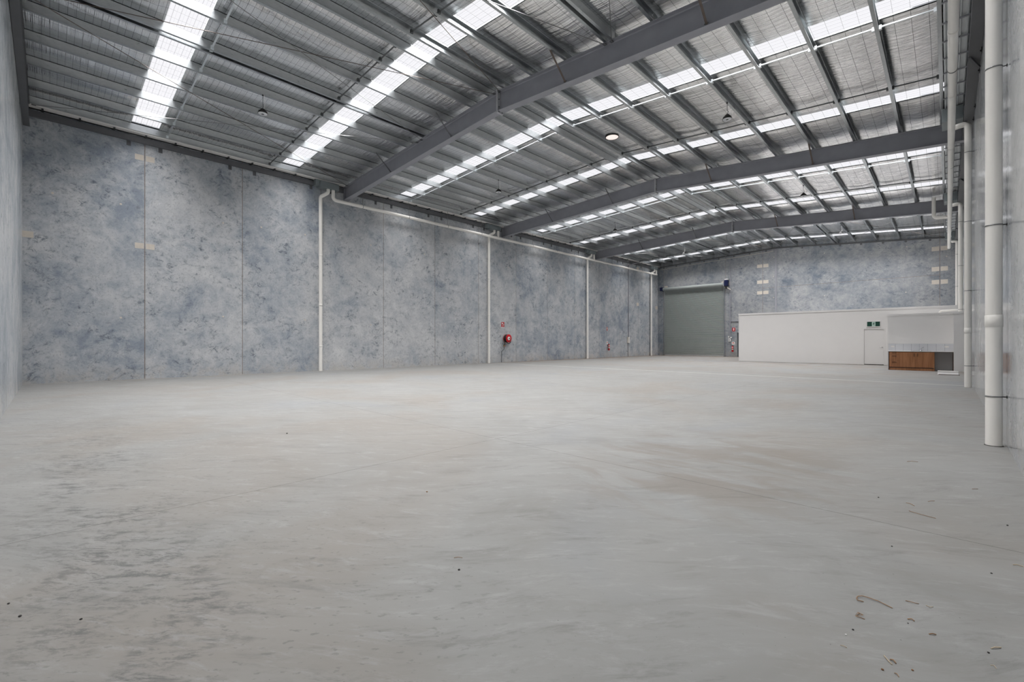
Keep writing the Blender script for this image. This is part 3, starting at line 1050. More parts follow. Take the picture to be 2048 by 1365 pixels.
# long horizontal overflow pipe under the left eave, fed by a dropper at each head
hx, hz = -20.60, 7.98
P = thing('overflow_pipe', 'long off-white horizontal drain pipe hung below the left gutter', 'pipe', (hx, 9.3, hz))
path = fillet([(hx, 9.22, 8.419), (hx, 9.22, hz), (hx, 41.6, hz - 0.02)], 0.16, 8)
part(MB().tube(path, PR, 20), 'pipe', M['pvc'], P)
for y in LY[1:]:
    part(MB().tube([(hx, y + 0.62, 8.419), (hx, y + 0.62, hz + 0.02)], PR * 0.93, 20, False), 'dropper', M['pvc'], P)
    part(MB().lathe((hx, y + 0.48, hz - 0.008), [(PR, 0), (PR + .006, 0.004), (PR + .006, .28), (PR, .284)], 'Y', 20), 'tee', M['pvc'], P)
for y in (10.7, 13.33, 15.92, 18.5, 23.28, 25.93, 28.61, 33.5, 36.12, 38.8):
    h = part(MB().tube([(hx, y, hz + PR), (hx, y, roof(hx) - 0.0)], 0.008, 8), 'hanger_rod', M['rod'], P)
    part(MB().lathe((hx, y - 0.012, hz), [(PR + .001, 0), (PR + .004, 0.001), (PR + .004, .024), (PR + .001, .025)], 'Y', 20), 'hanger_strap', M['rod'], h)

RY = [8.55, 18.90, 29.60, 40.40]
for i, y in enumerate(RY):
    R = thing('rainwater_head', 'grey-green sheet metal rainwater head below the right gutter, %s' % names4[i], 'rainwater head',
              (0.1, y, 7.9), 'rainwater heads on the right side')
    part(MB().box(-0.13, 0.33, y - 0.05, y + 0.75, 8.00, 8.385), 'box', M['zinc_box'], R)
    part(MB().box(-0.14, 0.34, y - 0.06, y + 0.76, 8.385, 8.40), 'rim', M['galv'], R)
    rx = XR - 0.117
    z0 = 0.002 if i < 2 else (2.603 if i == 2 else 3.203)
    P = thing('downpipe', 'off-white downpipe on the right wall, %s' % ['thick in the foreground', 'second from the camera', 'third, standing above the kitchenette wall', 'farthest, rising above the white room'][i],
              'pipe', (rx, y, z0), 'downpipes on the right wall')
    path = fillet([(0.10, y + 0.12, 7.999), (0.10, y + 0.12, 7.80), (0.24, y + 0.02, 7.80), (rx, y, 7.80), (rx, y, 7.50)], 0.12, 7)
    part(MB().tube(path, PR, 24, False), 'elbow', M['pvc'], P)
    part(MB().tube([(rx, y, 7.51), (rx, y, z0)], PR, 32), 'pipe', M['pvc'], P)
    for z in ((1.54,) if i == 0 else (1.60,) if i == 1 else ()):
        part(MB().lathe((rx, y, z), [(PR, 0), (PR + .005, 0.004), (PR + .005, .152), (PR, .156)], 'Z', 32), 'coupling', M['pvc'], P)
    if i == 0:
        part(MB().lathe((rx, y, 0.0005), [(PR + 0.012, 0), (PR + 0.008, 0.006), (PR + 0.001, 0.007)], 'Z', 32), 'sealant_bead', M['grime'], P, 'dirty dark sealant bead')
    for z in (6.95, 4.9, 2.86, 0.64):
        if z > z0:
            clip(P, rx, y, z, PR, 1, XR)
# grime round the foot of the nearest pipe

P = thing('overflow_pipe', 'long off-white horizontal drain pipe running under the right gutter', 'pipe', (0.085, 0, 7.5))
part(MB().tube([(0.085, YN + 0.01, 7.53), (0.075, 20, 7.50), (0.06, 40.7, 7.47)], PR, 24, False), 'pipe', M['pvc'], P)
part(MB().lathe((0.06, 40.62, 7.47), [(PR, 0), (PR + .004, 0.01), (PR + .004, .10), (PR * .8, .13), (0.001, .14)], 'Y', 24), 'end_cap', M['pvc'], P)
for y in (12.4, 15.6, 19.8, 25.0, 31.0, 36.5):
    part(MB().lathe((0.078, y, 7.50), [(PR, 0), (PR + .004, 0.003), (PR + .004, .11), (PR, .113)], 'Y', 24), 'coupling', M['pvc'], P)
for y in (6.0, 9.6, 14.2, 22.0, 27.5, 34.0, 39.0):
    h = part(MB().tube([(0.078, y, 7.50 + PR), (0.078, y, 8.404)], 0.007, 8), 'hanger_rod', M['rod'], P)
    part(MB().lathe((0.078, y - 0.012, 7.5), [(PR + .001, 0), (PR + .004, 0.001), (PR + .004, .024), (PR + .001, .025)], 'Y', 24), 'hanger_strap', M['rod'], h)
for y in RY[1:]:
    part(MB().tube([(0.078, y + 0.5, 7.999), (0.078, y + 0.5, 7.50)], PR * 0.93, 20, False), 'dropper', M['pvc'], P)
path = fillet([(-0.50, 30.9, 8.58), (-0.50, 30.9, 7.56), (0.05, 30.9, 7.52)], 0.16, 8)
part(MB().tube(path, PR, 20), 'branch', M['pvc'], P)

# ================================================================== LAMPS UNDER THE ROOF
def high_bay(x, y, lab):
    z = 8.50 if x < -10 else 8.40
    px = x
    top = roof(px)
    R = thing('high_bay_lamp', lab, 'lamp', (x, y, z), 'unlit high bay lamps hung from the purlins')
    body = MB().lathe((x, y, z), [(0.135, 0.0), (0.142, 0.012), (0.135, 0.028), (0.085, 0.075), (0.078, 0.105), (0.06, 0.11), (0.055, 0.145), (0.001, 0.15)], 'Z', 28)
    part(body, 'housing', M['black'], R)
    for k in range(12):
        a = 2 * pi * k / 12
        A = Vector((x + cos(a) * 0.05, y + sin(a) * 0.05, z + 0.105))
        B = Vector((x + cos(a) * 0.118, y + sin(a) * 0.118, z + 0.045))
        part(MB().prism([(-0.003, -0.012), (0.003, -0.012), (0.003, 0.022), (-0.003, 0.022)], A, B), 'cooling_fin', M['black'], R)
    part(MB().lathe((x, y, z - 0.012), [(0.001, 0.0), (0.04, 0.0), (0.125, 0.005), (0.13, 0.0119)], 'Z', 28), 'lens', M['lens'], R)
    part(MB().lathe((x, y, z - 0.016), [(0.001, 0), (0.036, 0.0), (0.042, 0.0039)], 'Z', 20), 'sensor', M['galv_dark'], R)
    hook = fillet([(x, y, z + 0.15), (x, y, z + 0.19), (x + 0.03, y, z + 0.21), (x + 0.03, y, z + 0.25), (x, y, z + 0.27), (x, y, top - 0.02)], 0.015, 3)
    part(MB().tube(hook, 0.006, 8), 'suspension_rod', M['black'], R)
    part(MB().box(x - 0.02, x + 0.02, y - 0.02, y + 0.02, top - 0.03, top), 'hook_plate', M['black'], R)
    cab = fillet([(x + 0.03, y + 0.02, z + 0.13), (x + 0.08, y + 0.03, z + 0.22), (x + 0.05, y + 0.05, z + 0.40), (x + 0.02, y + 0.02, top + 0.02)], 0.05, 4)
    part(MB().tube(cab, 0.005, 6), 'power_cord', M['plastic'], R)


LYS = [4.65, 14.94, 25.41, 35.9]
for i, y in enumerate(LYS):
    high_bay(-15.44 + 0.04, y, 'black round high bay lamp with pale lens under the left slope, %s' % BAY_NAME[i])
    high_bay(-5.01, y, 'black round high bay lamp with pale lens under the right slope, %s' % BAY_NAME[i])

R = thing('roof_vent', 'round bright roof vent opening just right of the ridge in the second bay', 'vent', (-9.50, 15.45, roof(-9.5) + 0.12))
vx, vy, vz = -9.48, 15.42, roof(-9.48) + 0.13
part(MB().lathe((vx, vy, vz), [(0.24, 0), (0.262, 0.0), (0.262, 0.07), (0.24, 0.07), (0.24, 0.0)], 'Z', 32, True, False), 'rim', M['black'], R)
part(MB().lathe((vx, vy, vz + 0.012), [(0.001, 0.05), (0.12, 0.03), (0.2, 0.012), (0.239, 0.0)], 'Z', 32), 'throat', M['vent'], R)

# ================================================================== LEFT WALL ITEMS
def location_sign(x, y, z, w, h, axis, lab, style, name='fire_sign'):
    """thin red or white safety sign; axis X: mounted on a wall facing +X, axis Y: on a wall facing -Y"""
    R = thing(name, lab, 'sign', (x, y, z))
    def bx(a0, a1, z0, z1, d0, d1):
        if axis == 'X':
            return MB().box(x + d0, x + d1, y + a0, y + a1, z + z0, z + z1)
        return MB().box(x + a0, x + a1, y - d1, y - d0, z + z0, z + z1)
    def disc(a, zz, r, d0, d1, seg=20):
        if axis == 'X':
            return MB().lathe((x, y + a, z + zz), [(r, d0), (r, d1)], 'X', seg, False)
        return MB().lathe((x + a, y, z + zz), [(r, -d0), (r, -d1)], 'Y', seg, False)
    if style == 'reel':
        part(bx(-w / 2, w / 2, -h / 2, h / 2, 0.001, 0.006), 'plate', M['red'], R)
        part(disc(-w * .12, h * .22, w * .22, 0.006, 0.008), 'pictogram', M['plastic'], R)
        part(bx(w * .12, w * .30, -h * .05, h * .12, 0.006, 0.008), 'pictogram', M['plastic'], R)
        part(bx(-w * .10, w * .16, -h * .36, -h * .14, 0.006, 0.008), 'pictogram', M['plastic'], R)
        part(bx(-w * .5, w * .5, -h * .62, -h * .53, 0.001, 0.006), 'plate', M['plastic'], R)
    elif style == 'ring':
        part(disc(0, 0.03, w / 2, 0.001, 0.006), 'disc', M['red'], R)
        part(disc(0, 0.03, w * .34, 0.006, 0.008), 'face', M['label'], R)
        part(bx(-w * .22, w * .22, -h * .55, -h * .25, 0.001, 0.006), 'tail', M['red'], R)
    elif style == 'panel':
        part(bx(-w / 2, w / 2, -h / 2, h / 2, 0.001, 0.006), 'plate', M['red'], R)
        part(bx(-w * .16, w * .16, -h * .30, h * .36, 0.006, 0.008), 'pictogram', M['plastic'], R)
    elif style == 'chevron':
        part(bx(-w / 2, w / 2, -h / 2, h / 2, 0.001, 0.005), 'plate', M['plastic'], R)
        mb = MB()
        pts = [(-w * .38, -h * .02), (0, h * .40), (w * .38, -h * .02), (w * .22, -h * .12), (0, h * .06), (-w * .22, -h * .12)]
        if axis == 'X':
            v = [(x + d, y + a, z + zz) for d in (0.005, 0.007) for a, zz in pts]
        else:
            v = [(x + a, y - d, z + zz) for d in (0.005, 0.007) for a, zz in pts]
        n_ = len(pts)
        mb.add(v, [tuple(range(n_)), tuple(range(n_, 2 * n_))[::-1]] + [(i, n_ + i, n_ + (i + 1) % n_, (i + 1) % n_) for i in range(n_)])
        part(mb, 'arrow', M['red'], R)
    return R


location_sign(XL, 20.72, 2.48, 0.27, 0.32, 'X', 'small red and white fire hose reel sign above the hose reel', 'reel')
location_sign(XL, 33.30, 2.47, 0.24, 0.30, 'X', 'small red ring sign high above the left wall extinguisher', 'ring')
location_sign(XL, 33.32, 1.26, 0.20, 0.24, 'X', 'white sign with red arrow just above the left wall extinguisher', 'chevron')

# fire hose reel
R = thing('hose_reel', 'red and black fire hose reel mounted on the left wall', 'hose reel', (XL, 20.95, 1.58))
ry, rz = 20.98, 1.57
part(MB().box(XL + 0.002, XL + 0.04, ry - 0.12, ry + 0.12, rz - 0.14, rz + 0.14).tube([(XL + 0.03, ry, rz), (XL + 0.40, ry, rz)], 0.03, 12), 'wall_bracket', M['galv_dark'], R)
part(MB().lathe((XL + 0.06, ry, rz), [(0.06, 0), (0.27, 0.0), (0.27, 0.012), (0.06, 0.012)], 'X', 36), 'rear_flange', M['red'], R)
hose = []
for k in range(5):
    hose.append(k)
for k in hose:
    cx = XL + 0.095 + k * 0.042
    pts = [(cx, ry + cos(a) * 0.245, rz + sin(a) * 0.245) for a in [2 * pi * j / 32 for j in range(33)]]
    part(MB().tube(pts, 0.021, 8, False), 'hose_coil', M['black'], R)
part(MB().lathe((XL + 0.075, ry, rz), [(0.20, 0), (0.225, 0.0), (0.225, 0.21), (0.20, 0.21)], 'X', 36), 'drum', M['black'], R)
part(MB().lathe((XL + 0.295, ry, rz), [(0.11, 0), (0.265, 0.0), (0.272, 0.006), (0.265, 0.014), (0.11, 0.02)], 'X', 40), 'front_flange', M['red'], R)
part(MB().lathe((XL + 0.30, ry, rz), [(0.118, 0), (0.118, 0.022), (0.10, 0.026), (0.001, 0.026)], 'X', 32), 'hub_label', M['plastic'], R)
part(MB().lathe((XL + 0.326, ry, rz), [(0.035, 0), (0.03, 0.012), (0.001, 0.014)], 'X', 20), 'hub_cap', M['label'], R)
drop = fillet([(XL + 0.16, ry - 0.235, rz - 0.05), (XL + 0.15, ry - 0.25, rz - 0.20), (XL + 0.12, ry - 0.16, rz - 0.36), (XL + 0.09, ry - 0.20, rz - 0.46)], 0.08, 5)
part(MB().tube(drop, 0.02, 10), 'hose_tail', M['black'], R)
loop = [(XL + 0.24, ry + 0.05 + cos(a) * 0.21, rz - 0.12 + sin(a) * 0.22) for a in [pi + 0.2 + j * (pi - 0.2) / 16 for j in range(17)]]
part(MB().tube(loop, 0.02, 10), 'hose_loop', M['black'], R)
part(MB().lathe((XL + 0.09, ry - 0.23, rz - 0.48), [(0.03, -0.05), (0.034, 0.0), (0.03, 0.05)], 'Z', 12), 'valve', M['brass'], R)
part(MB().box(XL + 0.08, XL + 0.10, ry - 0.215, ry - 0.03, rz - 0.50, rz - 0.48), 'valve_handle', M['red'], R)
part(MB().tube(fillet([(XL + 0.09, ry - 0.23, rz - 0.52), (XL + 0.09, ry - 0.20, rz - 0.68), (XL + 0.05, ry - 0.40, rz - 0.86), (XL + 0.05, ry - 0.42, 0.002)], 0.06, 5), 0.018, 10), 'supply_pipe', M['galv_dark'], R)


def extinguisher(x, y, z, ax, lab):
    """x, y axis point of the cylinder; z bottom"""
    R = thing('fire_extinguisher', lab, 'fire extinguisher', (x, y, z))
    part(MB().lathe((x, y, z), [(0.07, 0), (0.082, 0.012), (0.082, 0.42), (0.074, 0.46), (0.05, 0.495), (0.025, 0.51), (0.025, 0.54)], 'Z', 24), 'cylinder', M['red'], R)
    part(MB().lathe((x, y, z + 0.36), [(0.0825, 0), (0.084, 0.001), (0.084, 0.05), (0.0825, 0.051)], 'Z', 24), 'white_band', M['plastic'], R)
    part(MB().lathe((x, y, z + 0.17), [(0.0825, 0), (0.0838, 0.001), (0.0838, 0.11), (0.0825, 0.111)], 'Z', 24), 'label_band', M['label'], R)
    part(MB().box(x - 0.018, x + 0.018, y - 0.018, y + 0.018, z + 0.54, z + 0.58).box(x - 0.012, x + 0.012, y - 0.10, y + 0.03, z + 0.58, z + 0.592), 'valve_head', M['black'], R)
    sx, sy = (0.095, 0.0) if ax == 'Y' else (0.0, -0.095)
    part(MB().tube(fillet([(x, y, z + 0.56), (x + sx * .7, y + sy * .7, z + 0.56), (x + sx, y + sy, z + 0.44), (x + sx, y + sy, z + 0.10)], 0.04, 5), 0.012, 8), 'hose', M['black'], R)
    if ax == 'X':
        part(MB().box(XL + 0.001, x - 0.08, y - 0.03, y + 0.03, z + 0.38, z + 0.50), 'bracket', M['black'], R)
    else:
        part(MB().box(x - 0.03, x + 0.03, y + 0.08, YF - 0.001, z + 0.38, z + 0.50), 'bracket', M['black'], R)
    return R


extinguisher(XL + 0.12, 33.40, 0.62, 'X', 'red fire extinguisher with white band hung on the left wall')
extinguisher(-13.82, YF - 0.12, 0.45, 'Y', 'red fire extinguisher hung on the far wall right of the roller door')

R = thing('outlet_box', 'pale vertical bank of power outlets on the left wall', 'outlet', (XL, 36.86, 1.22))
part(MB().rbox(XL + 0.001, XL + 0.09, 36.62, 37.02, 1.24, 1.78, 0.01), 'box', M['label'], R)
for z in (1.33, 1.51, 1.69):
    part(MB().rbox(XL + 0.0895, XL + 0.12, 36.68, 36.96, z - 0.06, z + 0.06, 0.01), 'outlet', M['plastic'], R)
R = tag(MB().tube(fillet([(XL + 0.035, 36.86, 1.781), (XL + 0.035, 36.86, 8.36), (XL + 0.24, 37.2, 8.45), (XL + 0.9, 38.0, 8.80)], 0.06, 4), 0.034, 10).build('conduit', M['steel']),
        'grey conduit rising from the left wall outlet bank to the roof', 'conduit')
tag(MB().tube([(XL + 0.026, 36.80, 1.239), (XL + 0.026, 36.80, 0.002)], 0.022, 10).build('conduit', M['steel']),
    'short thin grey conduit from the left wall outlet bank to the floor', 'conduit')

# ================================================================== FAR WALL: roller door, exit door, services
D = bpy.data.objects.new('door_1', None)
D.location = ((DX0 + DX1) / 2, YF, 0)
COL.objects.link(D)
struct(D, 'tall grey-green steel roller shutter door at the left of the far wall')
yc = YF + 0.03
mb = MB()
pitch = 0.1005
zz = 0.10
prof = []
while zz < 6.44:
    for s, d in ((0.0, 0.0), (0.08, 0.030), (0.30, 0.048), (0.62, 0.048), (0.80, 0.030), (0.86, 0.0)):
        prof.append((zz + s * pitch, -d))
    zz += pitch
v = [(x, yc + d, z) for x in (DX0 - 0.03, DX1 + 0.03) for z, d in prof]
npf = len(prof)
f = [(i, npf + i, npf + i + 1, i + 1) for i in range(npf - 1)]
mb.add(v, f)
# back face so the curtain has thickness
v = [(x, yc + 0.012 + d * 0.2, z) for x in (DX0 - 0.03, DX1 + 0.03) for z, d in (prof[0], prof[-1])]
mb.add(v, [(0, 1, 3, 2)])
part(mb, 'curtain', M['shutter'], D)
part(MB().box(DX0 - 0.02, DX1 + 0.02, yc - 0.03, yc + 0.03, 0.002, 0.10), 'bottom_rail', M['galv_white'], D)
for xa, xb in ((DX0 - 0.05, DX0 + 0.03), (DX1 - 0.03, DX1 + 0.05)):
    part(MB().box(xa, xb, YF - 0.045, YF - 0.001, 0.0, 6.42), 'guide_rail', M['galv'], D)
part(MB().lathe((DX0 - 0.05, YF - 0.22, 6.55), [(0.16, 0), (0.165, 0.004), (0.165, DX1 - DX0 + 0.096), (0.16, DX1 - DX0 + 0.1)], 'X', 28), 'curtain_roll', M['shutter'], D)
# spiral edge of the wound curtain hanging into the guides
v = [(x, y, z) for x in (DX0, DX1) for y, z in ((YF - 0.06, 6.50), (YF - 0.025, 6.38), (YF - 0.01, 6.25))]
part(MB().add(v, [(0, 3, 4, 1), (1, 4, 5, 2)]), 'curtain_lead', M['shutter'], D)
for xx, nm_ in ((DX0 - 0.12, 'l'), (DX1 + 0.06, 'r')):
    part(MB().box(xx, xx + 0.06, YF - 0.38, YF - 0.001, 6.35, 6.75), 'end_bracket', M['blue'] if nm_ == 'l' else M['steel'], D)
part(MB().rbox(DX0 - 0.38, DX0 - 0.10, YF - 0.36, YF - 0.06, 6.40, 6.76, 0.04).lathe((DX0 - 0.10, YF - 0.22, 6.56), [(0.10, 0), (0.07, 0.06)], 'X', 16), 'bearing_housing', M['blue'], D)
op = part(MB().rbox(DX1 + 0.12, DX1 + 0.46, YF - 0.42, YF - 0.06, 6.36, 6.92, 0.06).lathe((DX1 + 0.0, YF - 0.22, 6.58), [(0.11, 0), (0.13, 0.05), (0.11, 0.13)], 'X', 18), 'motor_operator', M['blue'], D)
part(MB().rbox(DX1 + 0.16, DX1 + 0.44, YF - 0.34, YF - 0.02, 6.921, 7.02, 0.02), 'motor_cover', M['plastic'], op)
part(MB().lathe((DX1 + 0.30, YF - 0.30, 6.22), [(0.085, 0), (0.09, 0.03), (0.09, 0.10), (0.05, 0.14)], 'Y', 18), 'chain_wheel', M['black'], op)
part(MB().tube([(DX1 + 0.34, YF - 0.26, 6.24), (DX1 + 0.64, YF - 0.20, 6.02)], 0.045, 12), 'gear_motor', M['label'], op)
part(MB().tube([(DX1 + 0.12, YF - 0.28, 6.34), (DX1 + 0.22, YF - 0.28, 6.20)], 0.03, 10), 'brake_lever', M['label'], op)

D = bpy.data.objects.new('door_3', None)
D.location = (-13.03, YF, 0)
COL.objects.link(D)
struct(D, 'charcoal side exit door at the edge of the white room')
part(MB().box(-13.44, -12.62, YF + 0.03, YF + 0.07, 0.005, 2.18), 'door_leaf', M['doorgrey'], D)
part(MB().box(-13.50, -13.44, YF - 0.02, YF + 0.12, 0, 2.25).box(-12.62, -12.56, YF - 0.02, YF + 0.12, 0, 2.25).box(-13.44, -12.62, YF - 0.02, YF + 0.12, 2.19, 2.25), 'door_frame', M['galv'], D)

# service items right of the roller door
location_sign(-13.76, YF, 2.45, 0.24, 0.32, 'Y', 'small red sign with white figure above the far wall extinguisher', 'panel')
location_sign(-13.80, YF, 1.22, 0.26, 0.24, 'Y', 'white sign with red arrow just above the far wall extinguisher', 'chevron')
R = thing('door_control', 'white roller door control box with blue button on the far wall', 'control box', (-14.10, YF, 1.45))
part(MB().rbox(-14.20, -14.00, YF - 0.10, YF - 0.001, 1.38, 1.64, 0.015), 'box', M['plastic'], R)
part(MB().lathe((-14.11, YF - 0.1, 1.52), [(0.045, 0), (0.045, -0.02), (0.03, -0.03), (0.001, -0.03)], 'Y', 16), 'button', M['blue'], R)
tag(MB().rbox(-14.22, -14.13, YF - 0.06, YF - 0.001, 1.72, 1.88, 0.012).build('switch_box', M['plastic']), 'small upright white switch box left of the two above the door control', 'switch')
tag(MB().rbox(-14.06, -13.90, YF - 0.06, YF - 0.001, 1.68, 1.78, 0.012).build('switch_box', M['plastic']), 'small flat white switch box right of the two above the door control', 'switch')
tag(MB().tube([(-14.06, YF - 0.055, 1.80), (-14.06, YF - 0.055, 8.80)], 0.042, 10).build('conduit', M['steel']),
    'grey vertical conduit on the far wall right of the roller door', 'conduit')
tag(MB().tube([(-14.01, YF - 0.03, 3.19), (-10.6, YF - 0.03, 3.19)], 0.03, 10).build('conduit', M['steel']),
    'grey horizontal conduit from the far wall riser to the white room', 'conduit')
tag(MB().box(-10.47, -10.33, YF - 0.07, YF - 0.001, 3.25, 9.20).build('cable_duct', M['steel']),
    'tall grey duct on the far wall rising above the white room to the ridge', 'duct')

# ================================================================== WHITE OFFICE PARTITIONS
WY = 33.633
OX = -10.49
ow = MB()
ow.box(OX, -3.60, WY, WY + 0.12, 0, 3.20).box(-3.60, -2.62, WY, WY + 0.12, 2.13, 3.20).box(-2.62, XR, WY, WY + 0.12, 0, 3.20)
ow.box(OX, OX + 0.12, WY + 0.12, YF - 0.001, 0, 3.20)
ow.box(OX + 0.12, XR, WY + 0.12, YF - 0.001, 3.12, 3.20)
owall = struct(ow.build('wall_office', M['plaster']), 'plain white plasterboard wall of the low enclosed room at the back right')
struct(MB().box(OX - 0.03, XR, WY - 0.035, WY + 0.14, 3.20, 3.31).box(OX - 0.03, OX + 0.14, WY + 0.14, YF - 0.002, 3.20, 3.31).build('trim_1', M['white']), 'white capping along the top of the white room wall')
struct(MB().box(OX - 0.012, -3.66, WY - 0.014, WY, 0.0, 0.09).box(-2.56, -2.14, WY - 0.014, WY, 0.0, 0.09).build('baseboard_office', M['white']), 'white skirting of the white room')
struct(MB().box(OX - 0.02, OX + 0.02, WY - 0.02, WY + 0.02, 0.0, 3.2).build('trim_2', M['white']), 'white corner trim at the left end of the white room')

D = bpy.data.objects.new('door_2', None)
D.location = (-3.11, WY, 0)
COL.objects.link(D)
struct(D, 'flush white internal door with lever handle in the white room wall')
part(MB().box(-3.555, -2.665, WY + 0.03, WY + 0.07, 0.035, 2.085), 'door_leaf', M['white'], D)
part(MB().box(-3.62, -3.56, WY - 0.018, WY + 0.12, 0, 2.15).box(-2.66, -2.60, WY - 0.018, WY + 0.12, 0, 2.15).box(-3.56, -2.66, WY - 0.018, WY + 0.12, 2.09, 2.15), 'door_frame', M['white'], D)
part(MB().box(-3.555, -2.665, WY + 0.035, WY + 0.06, 0.002, 0.033), 'door_gap_shade', M['black'], D)  # black strip painting the dark gap under the door leaf
hd = part(MB().lathe((-2.725, WY + 0.03, 1.03), [(0.026, 0), (0.026, -0.008), (0.01, -0.01), (0.01, -0.05)], 'Y', 16), 'door_handle', M['chrome'], D)
part(MB().tube([(-2.725, WY - 0.02, 1.03), (-2.84, WY - 0.02, 1.03)], 0.008, 8), 'lever', M['chrome'], hd)

# exit sign
R = thing('exit_sign', 'white framed dark green exit sign with running figure above the white door', 'sign', (-3.10, WY, 2.22))
ex0, ex1, ez0, ez1 = -3.45, -2.78, 2.21, 2.57
part(MB().rbox(ex0, ex1, WY - 0.06, WY - 0.001, ez0, ez1, 0.012), 'frame', M['white'], R)
part(MB().box(ex0 + 0.04, ex1 - 0.04, WY - 0.064, WY - 0.0605, ez0 + 0.045, ez1 - 0.045), 'panel', M['green'], R)
cx, cz, s = (ex0 + ex1) / 2, (ez0 + ez1) / 2, 0.125
# pale doorway with the running figure left green
part(MB().box(cx - 0.075, cx + 0.085, WY - 0.067, WY - 0.0642, cz - s, cz + s), 'doorway', M['mint'], R)
rn_ = MB()
yy0, yy1 = WY - 0.070, WY - 0.0672
def poly(pts):
    n_ = len(pts)
    v = [(cx + a * s, yy0, cz + b * s) for a, b in pts] + [(cx + a * s, yy1, cz + b * s) for a, b in pts]
    rn_.add(v, [tuple(range(n_)), tuple(range(n_, 2 * n_))[::-1]] + [(i, n_ + i, n_ + (i + 1) % n_, (i + 1) % n_) for i in range(n_)])
rn_.lathe((cx + 0.22 * s, yy0, cz + 0.68 * s), [(0.15 * s, 0), (0.15 * s, 0.0028)], 'Y', 14, False)
poly([(0.02, 0.50), (0.30, 0.44), (0.16, -0.05), (-0.10, -0.02)])            # torso
poly([(0.00, 0.50), (-0.36, 0.26), (-0.44, -0.02), (-0.33, -0.04), (-0.24, 0.18), (0.04, 0.32)])   # arm back
poly([(0.26, 0.42), (0.58, 0.12), (0.52, 0.03), (0.20, 0.26)])              # arm front
poly([(-0.08, 0.02), (0.14, -0.02), (-0.10, -0.40), (-0.55, -0.48), (-0.56, -0.36), (-0.20, -0.28)])   # leg back
poly([(0.02, 0.00), (0.18, 0.02), (0.40, -0.30), (0.22, -0.86), (0.09, -0.82), (0.22, -0.34)])   # leg front
part(rn_, 'running_figure', M['green'], R)

# kitchenette recess
KY, KB, KX0, KX1 = 28.20, 28.82, -2.13, 0.19
kw = MB()
kw.box(KX0, XR, KB, KB + 0.10, 0, 2.60)
kw.box(KX0, KX0 + 0.10, KB + 0.10, WY, 0, 2.60)
kw.box(KX1, XR, KY, KB, 0, 2.60)
kw.box(KX0 + 0.1, XR, KB + 0.10, WY, 2.52, 2.60)
struct(kw.build('wall_kitchenette', M['plaster']), 'white plasterboard wall of the kitchenette box at the right')
struct(MB().box(KX0 - 0.02, KX1, KB - 0.02, KB + 0.12, 2.60, 2.70).box(KX1 - 0.025, XR, KY - 0.025, KB + 0.12, 2.60, 2.70).build('trim_3', M['white']), 'white capping on the kitchenette wall')
struct(MB().box(KX1, XR, KY - 0.013, KY, 0, 0.08).box(-0.44, KX1, KB - 0.013, KB, 0, 0.08).build('baseboard_kitchenette', M['white']), 'white skirting of the kitchenette')

R = thing('base_cabinet', 'walnut laminate kitchenette base cabinet with three drawers and two doors', 'cabinet', (-1.2, KY + 0.3, 0))
part(MB().box(-2.05, -2.02, KY + 0.005, KB - 0.002, 0.0, 0.872), 'side_panel', M['timber_dark'], R)
part(MB().box(-0.46, -0.435, KY, KB - 0.002, 0.0, 0.872), 'side_panel', M['timber'], R)
part(MB().box(-2.02, -0.46, KY + 0.02, KB - 0.002, 0.115, 0.872), 'carcass', M['timber_dark'], R)
part(MB().box(-2.02, -0.46, KY + 0.03, KY + 0.05, 0.0, 0.113), 'kickboard', M['timber'], R)


def handle(parent, x0, x1, z0, z1):
    mb = MB()
    y = KY - 0.03
    mb.box(x0, x1, y, y + 0.012, z0, z1)
    if x1 - x0 > z1 - z0:
        mb.box(x0, x0 + 0.012, y + 0.012, KY - 0.0005, z0, z1).box(x1 - 0.012, x1, y + 0.012, KY - 0.0005, z0, z1)
    else:
        mb.box(x0, x1, y + 0.012, KY - 0.0005, z0, z0 + 0.012).box(x0, x1, y + 0.012, KY - 0.0005, z1 - 0.012, z1)
    part(mb, 'handle', M['black'], parent)


for z0, z1, hz_ in ((0.735, 0.860, 0.825), (0.465, 0.729, 0.665), (0.148, 0.459, 0.375)):
    d = part(MB().box(-2.015, -1.655, KY, KY + 0.018, z0, z1), 'drawer', M['timber'], R)
    handle(d, -1.925, -1.755, hz_ - 0.008, hz_ + 0.008)
for x0, x1, hx_ in ((-1.649, -1.068, -1.125), (-1.062, -0.463, -1.010)):
    d = part(MB().box(x0, x1, KY, KY + 0.018, 0.148, 0.860), 'door', M['timber'], R)
    handle(d, hx_ - 0.008, hx_ + 0.008, 0.66, 0.81)

R = thing('benchtop', 'thin white benchtop over the walnut cabinet and open bay', 'benchtop', (-0.9, KY + 0.3, 0.9))
part(MB().box(-2.08, KX1 - 0.002, KY - 0.012, KB - 0.002, 0.885, 0.912), 'slab', M['bench'], R)
part(MB().box(-2.06, KX1 - 0.003, KY + 0.004, KB - 0.003, 0.8725, 0.884), 'dark_edge', M['timber_dark'], R)
part(MB().box(KX1 - 0.03, KX1 - 0.003, KY + 0.004, KB - 0.02, 0.0, 0.8720), 'end_panel', M['timber_dark'], R)
sk = thing('sink', 'shallow stainless steel drop-in sink in the white benchtop', 'sink', (-0.86, KY + 0.3, 0.912))
sx0, sx1, sy0, sy1 = -1.25, -0.55, KY + 0.09, KY + 0.50
part(MB().box(sx0, sx1, sy0, sy0 + 0.03, 0.9125, 0.918).box(sx0, sx1, sy1 - 0.03, sy1, 0.9125, 0.918).box(sx0, sx0 + 0.03, sy0 + .03, sy1 - .03, 0.9125, 0.918)
     .box(sx1 - 0.28, sx1, sy0 + .03, sy1 - .03, 0.9125, 0.918), 'rim', M['chrome'], sk)
